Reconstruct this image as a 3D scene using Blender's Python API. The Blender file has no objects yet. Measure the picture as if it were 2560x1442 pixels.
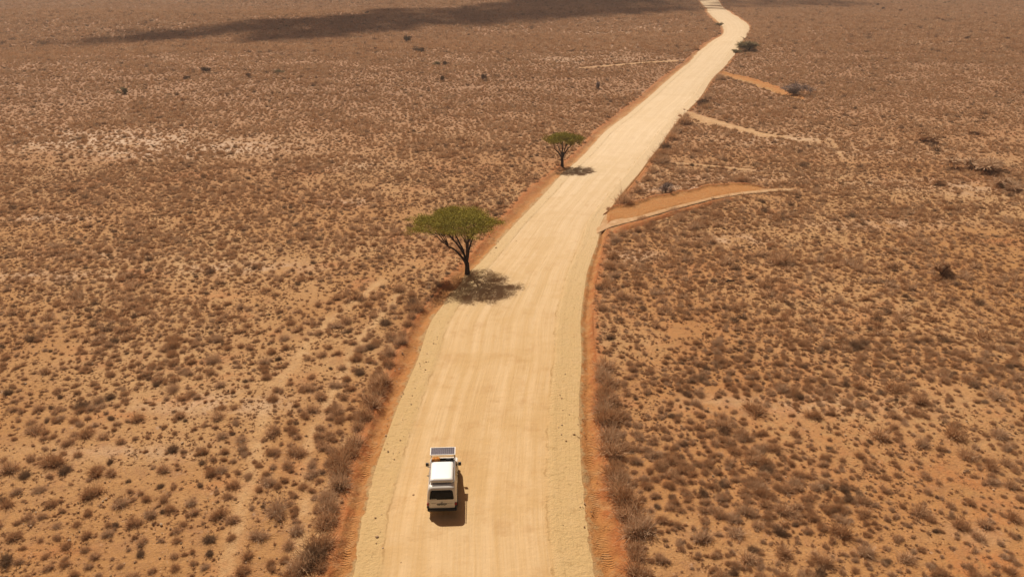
import bpy, bmesh, math, random
import numpy as np
from mathutils import Vector, Matrix
R = math.radians
random.seed(7)
rng = np.random.default_rng(11)
sc = bpy.context.scene
col = sc.collection

# ------------------------------------------------------------------ camera, world, sun, exposure
CAM_H, PITCH, F = 32.0, 23.5, 1934.0        # F in photograph pixels (2560 wide)
cam = bpy.data.cameras.new('camera'); camo = bpy.data.objects.new('camera', cam); col.objects.link(camo)
camo.location = (0, 0, CAM_H); camo.rotation_euler = (R(90 - PITCH), 0, 0)
cam.sensor_width = 36; cam.lens = 36 * F / 2560; cam.clip_start = .5; cam.clip_end = 20000
sc.camera = camo
SUN_EL = R(51); SUN_AZ = math.atan2(-.50, 1)          # azimuth from +Y towards +X
sund = Vector((math.sin(SUN_AZ) * math.cos(SUN_EL), math.cos(SUN_AZ) * math.cos(SUN_EL), math.sin(SUN_EL)))
w = bpy.data.worlds.new('World'); sc.world = w; w.use_nodes = True
nt = w.node_tree; nt.nodes.clear()
sky = nt.nodes.new('ShaderNodeTexSky'); sky.sky_type = 'NISHITA'; sky.sun_disc = False
sky.sun_elevation = SUN_EL; sky.sun_rotation = SUN_AZ; sky.dust_density = 3.5; sky.air_density = 1.0
bg = nt.nodes.new('ShaderNodeBackground'); bg.inputs[1].default_value = .05
wo = nt.nodes.new('ShaderNodeOutputWorld')
tint = nt.nodes.new('ShaderNodeMix'); tint.data_type = 'RGBA'; tint.blend_type = 'MULTIPLY'; tint.inputs[0].default_value = 1
tint.inputs[7].default_value = (1.04, .57, .33, 1)      # warm tint added to the sky light to brown the shadows
nt.links.new(sky.outputs[0], tint.inputs[6]); nt.links.new(tint.outputs[2], bg.inputs[0]); nt.links.new(bg.outputs[0], wo.inputs[0])
sl = bpy.data.lights.new('sun', 'SUN'); sl.energy = 4.8; sl.angle = R(.53); sl.color = (1, .905, .765)
so = bpy.data.objects.new('sun', sl); col.objects.link(so)
so.rotation_euler = sund.to_track_quat('Z', 'Y').to_euler(); so.location = (0, 0, 100)
sc.view_settings.view_transform = 'Standard'; sc.view_settings.look = 'None'
sc.view_settings.exposure = .05; sc.view_settings.gamma = 1
sc.render.engine = 'CYCLES'

# ------------------------------------------------------------------ helpers
def tag(o, label=None, cat=None, group=None, kind=None):
    if label: o['label'] = label
    if cat: o['category'] = cat
    if group: o['group'] = group
    if kind: o['kind'] = kind
    return o
def empty(name, loc, rz=0):
    o = bpy.data.objects.new(name, None); col.objects.link(o)
    o.location = loc; o.rotation_euler = (0, 0, rz); return o

HN = rng.random((256, 256))
def vnoise(x, y):
    x = np.asarray(x, float); y = np.asarray(y, float)
    xi = np.floor(x).astype(int); yi = np.floor(y).astype(int); fx = x - xi; fy = y - yi
    fx = fx * fx * (3 - 2 * fx); fy = fy * fy * (3 - 2 * fy)
    a = HN[xi % 256, yi % 256]; b = HN[(xi + 1) % 256, yi % 256]
    c = HN[xi % 256, (yi + 1) % 256]; d = HN[(xi + 1) % 256, (yi + 1) % 256]
    return (a * (1 - fx) + b * fx) * (1 - fy) + (c * (1 - fx) + d * fx) * fy
def fbm(x, y, o=3):
    s = 0; a = .5; t = 0
    for i in range(o):
        s = s + a * vnoise(x * 2 ** i + 17.3 * i, y * 2 ** i + 5.1 * i); t += a; a *= .5
    return s / t

def sstep(a, b, x):
    t = np.clip((x - a) / (b - a), 0, 1); return t * t * (3 - 2 * t)
def H(x, y):
    """height of the open plain: flat near by, long gentle swells far off"""
    x = np.asarray(x, float); y = np.asarray(y, float)
    k = sstep(110, 260, y)
    yy = y - .10 * x
    left = sstep(60, -60, x - .25 * y)
    z = k * (2.1 * np.sin(yy / 33.0 + .6) * left + 1.3 * np.sin(yy / 61.0 + x / 300.0 + 2.0) + 2.2 * (fbm(x / 90., y / 60.) - .5))
    z = z + .35 * (fbm(x / 23. + 9, y / 23. + 3, 2) - .5)
    return z
P = R(PITCH); cP, sP = math.cos(P), math.sin(P)
def ray(px, py):
    a = (px - 1280) / F; b = -(py - 721) / F
    return (a, cP + b * sP, -sP + b * cP)
def at(px, py, up=0.0):
    """photograph pixel -> the point of the ground it shows"""
    d = ray(px, py); z = 0.0
    for i in range(8):
        t = (CAM_H - z - up) / max(-d[2], 1e-3); x, y = d[0] * t, d[1] * t
        z = .5 * z + .5 * float(H(x, y)) if i < 6 else float(H(x, y))
    return Vector((x, y, z))
def topix(x, y, z):
    dz = z - CAM_H; dep = y * cP - dz * sP; u = y * sP + dz * cP
    return 1280 + F * x / dep, 721 - F * u / dep
def ppm(p):   # photograph pixels per metre at a point
    return F / (p[1] * cP - (p[2] - CAM_H) * sP)

# ------------------------------------------------------------------ materials
def newmat(name):
    m = bpy.data.materials.new(name); m.use_nodes = True
    n = m.node_tree; b = n.nodes['Principled BSDF']; b.inputs['Roughness'].default_value = .9
    b.inputs['Specular IOR Level'].default_value = .2
    return m, n, b
class NT:
    def __init__(s, n): s.n = n
    def node(s, t, **k):
        o = s.n.nodes.new(t)
        for a, v in k.items(): setattr(o, a, v)
        return o
    def link(s, a, b): s.n.links.new(a, b)
    def val(s, inp, v):
        if hasattr(v, 'is_output') or isinstance(v, bpy.types.NodeSocket): s.link(v, inp)
        else: inp.default_value = v
    def math(s, op, a, b=0.0, c=None, clamp=False):
        o = s.node('ShaderNodeMath', operation=op, use_clamp=clamp); s.val(o.inputs[0], a); s.val(o.inputs[1], b)
        if c is not None: s.val(o.inputs[2], c)
        return o.outputs[0]
    def mix(s, f, a, b, mode='MIX'):
        o = s.node('ShaderNodeMix', data_type='RGBA', blend_type=mode)
        s.val(o.inputs[0], f)
        s.val(o.inputs[6], a if not isinstance(a, tuple) else (*a, 1)); s.val(o.inputs[7], b if not isinstance(b, tuple) else (*b, 1))
        return o.outputs[2]
    def noise(s, vec, scale, detail=4, rough=.55, dist=0):
        o = s.node('ShaderNodeTexNoise'); s.link(vec, o.inputs['Vector']); o.inputs['Scale'].default_value = scale
        o.inputs['Detail'].default_value = detail; o.inputs['Roughness'].default_value = rough; o.inputs['Distortion'].default_value = dist
        return o.outputs[0]
    def step(s, v, lo, hi, a=0., b=1.):
        o = s.node('ShaderNodeMapRange', interpolation_type='SMOOTHSTEP'); s.val(o.inputs[0], v)
        for i, q in enumerate((lo, hi, a, b)): o.inputs[i + 1].default_value = q
        return o.outputs[0]
    def attr(s, name, typ='GEOMETRY'):
        o = s.node('ShaderNodeAttribute', attribute_name=name, attribute_type=typ); return o.outputs['Fac']
    def pos(s): return s.node('ShaderNodeNewGeometry').outputs['Position']
    def vmul(s, v, m):
        o = s.node('ShaderNodeVectorMath', operation='MULTIPLY'); s.link(v, o.inputs[0]); o.inputs[1].default_value = m; return o.outputs[0]
    def bump(s, h, dist, strength, normal=None):
        o = s.node('ShaderNodeBump'); s.link(h, o.inputs['Height']); o.inputs['Distance'].default_value = dist
        o.inputs['Strength'].default_value = strength
        if normal is not None: s.link(normal, o.inputs['Normal'])
        return o.outputs[0]

SAND = (.42, .222, .086); SAND2 = (.485, .298, .140); RED = (.43, .165, .060); CHALK = (.68, .53, .40)
def mat_ground():
    m, n, b = newmat('dry_sand'); t = NT(n); p = t.pos()
    c = t.mix(t.step(t.noise(p, .045, 5), .38, .66), SAND, SAND2)
    c = t.mix(t.step(t.noise(p, .11, 5, .65, .5), .54, .72, 0, .7), c, RED)
    c = t.mix(t.step(t.noise(p, .55, 6, .65), .48, .70, 0, .6), c, (.34, .175, .085))
    c = t.mix(t.attr('brown'), c, t.mix(t.step(t.noise(p, .05, 4), .4, .65), (.37, .215, .128), (.31, .175, .10)))
    c = t.mix(t.math('MULTIPLY', t.attr('lane'), t.step(t.noise(p, .5, 5, .7), .35, .6, .25, .9)), c, (.56, .365, .185))
    # pale chalky soil where the photo has it, broken up by noise
    ck = t.math('MULTIPLY', t.attr('chalk'), t.step(t.noise(p, .35, 6, .7), .40, .56))
    c = t.mix(ck, c, CHALK)
    c = t.mix(t.step(t.noise(p, 1.1, 4, .7), .64, .72, 0, .3), c, CHALK)
    en = t.math('ADD', t.attr('edge'), t.math('MULTIPLY', t.math('SUBTRACT', t.noise(p, 1.3, 6, .75), .5), 1.6))
    c = t.mix(t.step(en, .45, .85, 0, .9), c, (.43, .17, .06))
    rd = t.math('MULTIPLY', t.attr('redsoil'), t.step(t.noise(p, .8, 5, .7), .35, .6))
    c = t.mix(rd, c, (.47, .185, .065))
    # small clods and dead stalks
    sp = t.noise(p, 5.5, 3, .7)
    c = t.mix(t.step(sp, .55, .66, 0, .6), c, (.22, .11, .055))
    c = t.mix(t.step(t.noise(p, 2.6, 5, .8), .54, .66, 0, .5), c, (.27, .14, .07))
    c = t.mix(t.step(t.noise(p, 9, 2, .6), .66, .72, 0, .5), c, (.64, .48, .34))
    t.link(c, b.inputs['Base Color'])
    h = t.math('ADD', t.noise(p, 1.6, 6, .7), t.math('MULTIPLY', t.noise(p, 7, 4, .7), .4))
    t.link(t.bump(h, .22, .8), b.inputs['Normal'])
    return m
def mat_road():
    m, n, b = newmat('graded_dirt_road'); t = NT(n); p = t.pos()
    u = t.attr('u'); v = t.attr('v')
    cb = t.node('ShaderNodeCombineXYZ'); t.link(t.math('MULTIPLY', u, 26), cb.inputs[0]); t.link(t.math('MULTIPLY', v, .05), cb.inputs[1])
    streak = t.noise(cb.outputs[0], 1.0, 5, .6)
    cb2 = t.node('ShaderNodeCombineXYZ'); t.link(t.math('MULTIPLY', u, 70), cb2.inputs[0]); t.link(t.math('MULTIPLY', v, .16), cb2.inputs[1])
    fine = t.noise(cb2.outputs[0], 1.0, 4, .6)
    # warmer worn soil near, paler chalky soil farther along
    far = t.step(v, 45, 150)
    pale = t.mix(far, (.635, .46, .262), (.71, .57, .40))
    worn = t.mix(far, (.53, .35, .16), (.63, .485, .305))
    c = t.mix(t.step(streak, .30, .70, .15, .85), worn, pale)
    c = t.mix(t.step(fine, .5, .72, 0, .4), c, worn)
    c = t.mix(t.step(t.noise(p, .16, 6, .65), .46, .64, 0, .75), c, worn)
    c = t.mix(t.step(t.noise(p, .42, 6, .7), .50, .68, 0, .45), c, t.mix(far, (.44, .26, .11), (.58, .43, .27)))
    # two worn wheel paths each way
    tw = None
    for uc, wd_ in ((.20, .012), (.335, .014), (.57, .018), (.72, .016)):
        g_ = t.step(t.math('ABSOLUTE', t.math('SUBTRACT', t.math('ADD', u, t.math('MULTIPLY', t.math('SUBTRACT', t.noise(p, .05, 2), .5), .06)), uc)), wd_ * .4, wd_ * 2, 1, 0)
        tw = g_ if tw is None else t.math('MAXIMUM', tw, g_)
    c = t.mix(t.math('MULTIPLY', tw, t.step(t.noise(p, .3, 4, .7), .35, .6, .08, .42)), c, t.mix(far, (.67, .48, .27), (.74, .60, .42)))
    # greyer yellow loose shoulders outside the wheel tracks
    wob = t.math('MULTIPLY', t.math('SUBTRACT', t.noise(p, .5, 6, .7), .5), .09)
    e = t.math('ABSOLUTE', t.math('SUBTRACT', t.math('ADD', u, wob), .475))
    sh = t.step(e, .34, .385)
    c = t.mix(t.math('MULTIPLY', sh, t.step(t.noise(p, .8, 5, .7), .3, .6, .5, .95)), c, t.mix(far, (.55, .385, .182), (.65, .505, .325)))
    c = t.mix(t.math('MULTIPLY', sh, t.step(t.noise(p, 2.2, 5, .75), .55, .66, 0, .55)), c, (.37, .24, .10))
    line = t.math('MULTIPLY', t.math('SUBTRACT', 1.0, t.step(t.math('ABSOLUTE', t.math('SUBTRACT', e, .357)), .002, .007)), t.step(t.noise(p, .5, 3), .42, .6, 0, .6))
    c = t.mix(line, c, (.36, .22, .09))
    # pebbles and cross ripples
    c = t.mix(t.step(t.noise(p, 6, 3, .7), .66, .74, 0, .4), c, (.42, .27, .12))
    c = t.mix(t.step(t.noise(p, 9, 2, .6), .70, .74, 0, .5), c, (.66, .52, .36))
    cb3 = t.node('ShaderNodeCombineXYZ'); t.link(t.math('MULTIPLY', u, 9), cb3.inputs[0]); t.link(t.math('MULTIPLY', v, 1.6), cb3.inputs[1])
    rip = t.noise(cb3.outputs[0], 1.0, 3, .6)
    c = t.mix(t.math('MULTIPLY', t.step(rip, .5, .68, 0, .4), t.step(t.noise(p, .09, 2), .5, .62)), c, worn)
    t.link(c, b.inputs['Base Color'])
    h = t.math('ADD', t.math('MULTIPLY', rip, .5), t.math('MULTIPLY', t.noise(p, 4, 5, .7), t.math('ADD', .35, sh)))
    h = t.math('ADD', h, t.math('MULTIPLY', fine, .6))
    t.link(t.bump(h, .10, .8), b.inputs['Normal'])
    return m
def mat_verge(name, tread=True, sandmix=.3):
    m, n, b = newmat(name); t = NT(n); p = t.pos(); u = t.attr('u'); v = t.attr('v')
    far = t.step(v, 60, 170)
    ora = t.mix(far, (.47, .215, .068), (.45, .225, .09)); red = t.mix(far, (.40, .130, .040), (.39, .145, .055))
    wob = t.math('MULTIPLY', t.math('SUBTRACT', t.noise(p, .5, 5, .7), .5), 1.5)
    uu = t.math('ADD', u, wob)          # u: 0 at the road, 1 at the scrub
    c = t.mix(t.step(uu, .35, .95, 0, .8), ora, red)
    c = t.mix(t.step(t.noise(p, .28, 5, .7), .46, .62, 0, sandmix), c, t.mix(far, (.475, .28, .125), (.50, .33, .18)))
    c = t.mix(t.step(uu, .02, .22, 1, 0), c, t.mix(far, (.455, .30, .14), (.53, .37, .21)))
    c = t.mix(t.step(t.noise(p, .9, 6, .7), .5, .68, 0, .7), c, ora)
    c = t.mix(t.step(t.noise(p, 4, 5, .8), .52, .66, 0, .65), c, (.24, .085, .03))
    c = t.mix(t.step(t.noise(p, 1.4, 6, .75), .5, .64, 0, .5), c, (.50, .30, .14))
    c = t.mix(t.step(t.noise(p, 7, 3, .7), .66, .73, 0, .5), c, (.66, .42, .25))
    t.link(c, b.inputs['Base Color'])
    h = t.math('ADD', t.noise(p, 2.2, 6, .75), t.math('MULTIPLY', t.noise(p, 8, 3, .7), .4))
    if tread:
        # grader tread marks
        wv = t.math('SINE', t.math('MULTIPLY', v, 34))
        band = t.math('MULTIPLY', t.step(u, .25, .3), t.step(u, .55, .6, 1, 0))
        h = t.math('ADD', h, t.math('MULTIPLY', t.math('MULTIPLY', wv, band), t.step(t.noise(p, .25, 2), .45, .6, 0, .16)))
    t.link(t.bump(h, .25, .9), b.inputs['Normal'])
    return m
def mat_simple(name, colr, rough=.6, metal=0, spec=.5, noise=0.0, scale=8):
    m, n, b = newmat(name); t = NT(n)
    b.inputs['Roughness'].default_value = rough; b.inputs['Metallic'].default_value = metal; b.inputs['Specular IOR Level'].default_value = spec
    if noise:
        tc = t.node('ShaderNodeTexCoord').outputs['Object']
        c = t.mix(t.step(t.noise(tc, scale, 5, .65), .35, .7, 0, 1), colr, tuple(q * (1 - noise) for q in colr)); t.link(c, b.inputs['Base Color'])
    else: b.inputs['Base Color'].default_value = (*colr, 1)
    return m
def mat_twig(name, cols, thru=.28):
    m, n, b = newmat(name); t = NT(n)
    rnd = t.node('ShaderNodeObjectInfo').outputs['Random']
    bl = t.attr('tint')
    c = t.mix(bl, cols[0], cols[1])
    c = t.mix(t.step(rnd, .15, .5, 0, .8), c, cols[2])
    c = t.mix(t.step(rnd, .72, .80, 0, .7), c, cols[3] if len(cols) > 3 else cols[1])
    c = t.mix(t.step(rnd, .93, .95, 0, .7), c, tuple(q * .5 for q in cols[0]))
    t.link(c, b.inputs['Base Color']); b.inputs['Specular IOR Level'].default_value = .1
    tr = t.node('ShaderNodeBsdfTranslucent'); t.link(c, tr.inputs[0]); mx = t.node('ShaderNodeMixShader'); mx.inputs[0].default_value = thru
    t.link(b.outputs[0], mx.inputs[1]); t.link(tr.outputs[0], mx.inputs[2]); t.link(mx.outputs[0], n.nodes['Material Output'].inputs['Surface'])
    return m

M = {}
M['ground'] = mat_ground(); M['road'] = mat_road(); M['verge'] = mat_verge('orange_verge_soil'); M['cut'] = mat_verge('orange_cut_soil', False, .12)
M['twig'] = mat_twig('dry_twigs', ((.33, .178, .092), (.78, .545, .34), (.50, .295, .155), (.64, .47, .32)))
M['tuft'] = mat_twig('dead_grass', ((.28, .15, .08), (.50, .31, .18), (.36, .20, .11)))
M['leaf'] = mat_twig('acacia_leaves', ((.17, .145, .02), (.42, .355, .06), (.29, .245, .04)), .12)
M['leafdull'] = mat_twig('dull_leaves', ((.22, .18, .09), (.40, .33, .19), (.30, .24, .13)))
M['darkleaf'] = mat_twig('dark_thorn_twigs', ((.11, .06, .035), (.22, .13, .08), (.17, .10, .05)))
M['greytwig'] = mat_twig('grey_bare_twigs', ((.20, .15, .13), (.42, .34, .31), (.30, .23, .2)))
M['bark'] = mat_simple('dark_bark', (.075, .045, .032), .9, 0, .1, .5, 3)
M['stone'] = mat_twig('stones', ((.30, .17, .09), (.62, .48, .34), (.45, .28, .15)))

# ------------------------------------------------------------------ the corridor of the road, read off the photograph
#  row:  scrub/verge left, verge/road left, road/verge right, verge/scrub right
EDGE = [(1900, 700, 775, 1560, 1680), (1600, 770, 838, 1512, 1610), (1442, 815, 882, 1487, 1577), (1300, 855, 905, 1464, 1545), (1200, 880, 932, 1455, 1515),
        (1100, 912, 966, 1450, 1500), (1000, 950, 1003, 1448, 1492), (900, 992, 1046, 1454, 1488), (800, 1038, 1082, 1452, 1480),
        (720, 1106, 1145, 1462, 1487), (690, 1128, 1168, 1466, 1491), (650, 1168, 1208, 1478, 1500), (600, 1210, 1253, 1495, 1512), (560, 1244, 1290, 1502, 1518), (500, 1298, 1348, 1542, 1553),
        (470, 1326, 1376, 1566, 1575), (440, 1370, 1402, 1592, 1600), (400, 1420, 1448, 1622, 1629), (360, 1462, 1486, 1654, 1660),
        (330, 1488, 1513, 1674, 1679), (280, 1547, 1578, 1718, 1722), (240, 1606, 1627, 1753, 1757), (200, 1652, 1672, 1778, 1781),
        (160, 1706, 1718, 1818, 1821), (130, 1736, 1747, 1841, 1844), (100, 1771, 1783, 1862, 1865), (80, 1800, 1808, 1875, 1878), (65, 1794, 1804, 1873, 1877),
        (50, 1780, 1791, 1853, 1857), (35, 1767, 1776, 1828, 1832), (20, 1757, 1764, 1812, 1815), (5, 1747, 1752, 1799, 1801), (-15, 1732, 1736, 1780, 1782)]
pts = [[at(e[k], e[0]) for k in range(1, 5)] for e in EDGE]
EY = np.array([sum(q.y for q in p) / 4 for p in pts]); EX = np.array([[q.x for q in p] for p in pts])
o_ = np.argsort(EY); EY = EY[o_]; EX = EX[o_]
def cr(y, k):
    """smooth (Hermite) interpolation of edge k"""
    y = np.asarray(y, float); X = EX[:, k]; m = np.gradient(X, EY)
    i = np.clip(np.searchsorted(EY, y) - 1, 0, len(EY) - 2); h = EY[i + 1] - EY[i]; t = np.clip((y - EY[i]) / h, 0, 1)
    r = (2*t**3-3*t**2+1)*X[i] + (t**3-2*t**2+t)*h*m[i] + (-2*t**3+3*t**2)*X[i+1] + (t**3-t**2)*h*m[i+1]
    r = np.where(y > EY[-1], X[-1] + (y - EY[-1]) * (X[-1] - X[-2]) / (EY[-1] - EY[-2]), r)
    return np.where(y < EY[0], X[0] + (y - EY[0]) * .0, r)
def rag(y, k, a=.5):
    s = np.clip(y / 60., .7, 4)
    return (fbm(y * 1.1 / s + 31 * k, y * 0 + k * 7.7, 4) - .5) * a * 2 * s ** .5 * (1.0 if k in (0, 3) else .5)
def edges(y): return [cr(y, k) + rag(y, k) for k in range(4)]

CUTS = {  # side cuts and tracks: upper and lower edges in photograph pixels
 'A': ([(1512,532),(1545,512),(1600,499),(1690,481),(1760,466),(1830,460),(1880,464),(1912,470)],
       [(1490,562),(1540,556),(1600,543),(1700,516),(1780,496),(1850,484),(1890,480),(1925,477)]),
 'B': ([(1800,181),(1850,191),(1900,203),(1950,222),(2012,247)], [(1796,188),(1850,203),(1900,220),(1950,239),(2018,253)]),
 'C': ([(1712,276),(1760,289),(1830,311),(1900,331),(1985,345)], [(1700,290),(1755,306),(1830,325),(1900,342),(1975,350)]),
 'T': ([(1480,574),(1530,556),(1600,541),(1700,514),(1780,494),(1850,482),(1945,472),(2010,474)], [(1482,590),(1530,568),(1600,550),(1700,521),(1780,500),(1850,488),(1945,479),(2010,478)]),
 'R': ([(1528,572),(1570,559),(1640,541),(1700,524),(1780,503),(1835,492)], [(1532,590),(1575,575),(1640,553),(1700,535),(1780,512),(1840,499)]),
 'M': ([(1500,527),(1530,522),(1570,526),(1620,536)], [(1470,618),(1505,582),(1550,566),(1610,548)]),
 'D': ([(1672,405),(1780,413),(1890,425)], [(1672,409),(1780,418),(1890,430)]),
 'E': ([(1440,170),(1530,162),(1600,156),(1702,149)], [(1440,174),(1530,166),(1600,160),(1702,154)]),
}
# ------------------------------------------------------------------ terrain grid: ground | verge | road | verge | ground
def make_grid(name, X, Y, Z, mat, uv=None, extra=None):
    nr, nc = X.shape; me = bpy.data.meshes.new(name)
    me.vertices.add(nr * nc); me.vertices.foreach_set('co', np.stack([X, Y, Z], -1).astype(np.float32).ravel())
    i = np.arange(nr * nc).reshape(nr, nc); q = np.stack([i[:-1, :-1], i[:-1, 1:], i[1:, 1:], i[1:, :-1]], -1).reshape(-1, 4)
    me.loops.add(q.size); me.loops.foreach_set('vertex_index', q.ravel().astype(np.int32))
    me.polygons.add(len(q)); me.polygons.foreach_set('loop_start', (np.arange(len(q)) * 4).astype(np.int32))
    me.polygons.foreach_set('use_smooth', np.ones(len(q), bool)); me.update(calc_edges=True)
    for k, v in (extra or {}).items():
        a = me.attributes.new(k, 'FLOAT', 'POINT'); a.data.foreach_set('value', np.asarray(v, np.float32).ravel())
    me.materials.append(mat); o = bpy.data.objects.new(name, me); col.objects.link(o); return o
rows = [14.0]
while rows[-1] < 7000: rows.append(rows[-1] * (1.0075 if rows[-1] < 700 else 1.06))
rows = np.array(rows)
E = edges(rows)
for k in range(1, 4): E[k] = np.maximum(E[k], E[k - 1] + .12)
fo = [0.0]; st = .25
while fo[-1] < 6000: fo.append(fo[-1] + st); st *= 1.045
fo = np.array(fo)
def vprof(u, side, X, Y):       # cross profile of a verge: u 0 at the road, 1 at the scrub
    wd = .45 + .55 * np.clip(1 - Y / 160., 0, 1)
    n = fbm(X * 1.3, Y * 1.3, 4) - .5
    d = -.28 * np.exp(-((u - .45) / .25) ** 2) + .16 * np.exp(-((u - .9) / .10) ** 2) * (2.4 * fbm(X * .7, Y * .7, 3) - .5) + n * .42 * np.sin(np.pi * np.clip(u, 0, 1))
    return d * wd
def rprof(u, X, Y):
    z = .10 * (1 - (2 * u - 1) ** 2)
    rid = np.exp(-((u - .10) / .012) ** 2) + np.exp(-((u - .865) / .012) ** 2)
    return z + .07 * rid * fbm(X * .6 + 3, Y * .35, 2) + .03 * (fbm(X * 1.5, Y * 1.5, 3) - .5) * (np.abs(u - .475) > .35)
Yc = rows[:, None]
def bankfade(d): return .22 * 0 * d
# chalk and red soil areas (centres and radii in photograph pixels)
CH = [(250,350,330,26,1),(520,372,200,20,1),(380,385,200,16,.8),(820,415,150,12,.5),(1600,82,200,12,1),(1440,92,200,10,.6),(1550,115,130,12,.5),(120,545,90,9,.9),(620,670,160,14,.6),(120,690,160,12,.7),
      (560,1010,200,24,.5),(1480,150,260,10,.4),(2080,70,200,12,.5),(2330,105,140,5,.9),(2210,380,200,16,.4),(1700,470,110,14,.9),(1850,440,200,14,.5),(2290,460,200,14,.5),(2200,560,200,14,.5),
      (870,505,50,8,.9),(240,640,160,12,.4),(130,320,120,10,.6),(2000,1010,300,25,.35),(900,125,120,6,.6),(330,1130,200,20,.3),(1560,640,90,14,.8),(1830,600,90,14,.6),(2440,470,120,20,.5),(1950,350,160,16,.5),(2450,1330,120,40,.2)]
RS = [(2000,1050,520,330,.45),(1750,850,260,160,.4),(300,1040,60,14,1),(740,1170,80,30,.5),(450,1000,70,12,.8),(780,430,60,10,.8),(1800,690,200,30,.5),(2450,1420,160,60,.9),(2500,1290,90,50,.7),(1680,1190,90,30,.6),(1900,1110,120,30,.4),(130,1380,90,20,.7),
      (1168,760,70,24,1),(1410,425,45,14,1),(1700,1030,100,30,.5),(2300,900,160,30,.4),(560,1210,90,20,.6),(1560,780,90,40,.5),(1100,640,70,40,.5),(200,470,60,6,.8),(2100,1180,150,30,.5),(540,740,90,14,.5)]
def spots(L, X, Y, Z):
    px, py = topix(X, Y, Z); s = np.zeros_like(X)
    for cx, cy, rx, ry, a in L: s = np.maximum(s, .8 * a * np.exp(-((px - cx) / rx) ** 2 - ((py - cy) / ry) ** 2))
    s[Y > 900] = 0
    return s
ones_ = np.ones_like
LANES = ([(1010,720),(900,850),(850,950),(800,1040),(770,1120),(765,1250),(740,1442)], [(960,700),(820,800),(700,950),(655,1040),(640,1140),(600,1290),(560,1442)],
         [(1720,300),(1850,322),(2000,350),(2080,352),(2110,400)], [(870,1100),(820,1250),(790,1442)])
def lane_d(px, py):
    best = np.full(np.shape(px), 1e9)
    for PL in LANES:
        for (ax, ay), (bx_, by_) in zip(PL, PL[1:]):
            tt = np.clip(((px - ax) * (bx_ - ax) + (py - ay) * (by_ - ay)) / ((bx_ - ax) ** 2 + (by_ - ay) ** 2), 0, 1)
            best = np.minimum(best, np.hypot(px - ax - tt * (bx_ - ax), (py - ay - tt * (by_ - ay)) * 1.3))
    return best
def ground_piece(name, X, Y):
    Z = H(X, Y)
    e0, e3 = E[0][:, None], E[3][:, None]
    d = np.maximum(np.maximum(e0 - X, X - e3), 0)
    Z = Z + vprof(np.ones_like(X), 0, X, Y) * np.exp(-(d / .5) ** 2) + .10 * (fbm(X * .8, Y * .8, 3) - .5) * (1 - np.exp(-d)) * (Y < 150)
    lpx, lpy = topix(X, Y, Z); ln = np.exp(-(lane_d(lpx, lpy) / (4 + np.clip(lpy, 0, 1500) / 85)) ** 2) * (Y < 170)
    o = make_grid(name, X, Y, Z, M['ground'], extra={'lane': ln, 'chalk': spots(CH, X, Y, Z), 'redsoil': spots(RS, X, Y, Z), 'edge': np.exp(-d / 1.1), 'brown': .95 * sstep(70, 205, Y) * ones_(Y)})
    return o
ones = np.ones_like
XL = E[0][:, None] - fo[::-1][None, :]; XR = E[3][:, None] + fo[None, :]
gl = ground_piece('ground', XL, Yc * ones(XL)); gr = ground_piece('ground', XR, Yc * ones(XR))
for g in (gl,): pass
# join both halves of the plain into one ground object
bm = bmesh.new(); bm.from_mesh(gl.data); bm.from_mesh(gr.data)
bm.to_mesh(gl.data); bm.free(); bpy.data.objects.remove(gr); gl.name = 'ground'
tag(gl, 'wide sandy orange plain with pale chalky patches under the scrub', 'ground', kind='structure')
def vergepiece(name, a, b, flip, lab):
    U = np.linspace(0, 1, 15)[None, :] * ones(rows[:, None]); X = E[a][:, None] * (1 - U) + E[b][:, None] * U
    if flip: U = 1 - U
    Y = Yc * ones(X); Z = H(X, Y) + vprof(U, 0, X, Y)
    tag(make_grid(name, X, Y, Z, M['verge'], extra={'u': U, 'v': Y}), lab, 'verge', kind='structure')
vergepiece('verge', 0, 1, True, 'orange scraped soil strip along the left edge of the dirt road')
vergepiece('verge', 2, 3, False, 'orange scraped soil strip along the right edge of the dirt road')
U = np.linspace(0, 1, 61)[None, :] * ones(rows[:, None]); X = E[1][:, None] * (1 - U) + E[2][:, None] * U
Y = Yc * ones(X); Z = H(X, Y) + rprof(U, X, Y); e0 = vprof(np.zeros_like(U), 0, X, Y); Z = Z + e0 * ((U < .001) | (U > .999))
tag(make_grid('road', X, Y, Z, M['road'], extra={'u': (X - cr(rows, 1)[:, None]) / (cr(rows, 2) - cr(rows, 1))[:, None], 'v': Y}), 'pale graded dirt road running from the foreground to the far bend', 'road', kind='structure')

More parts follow.
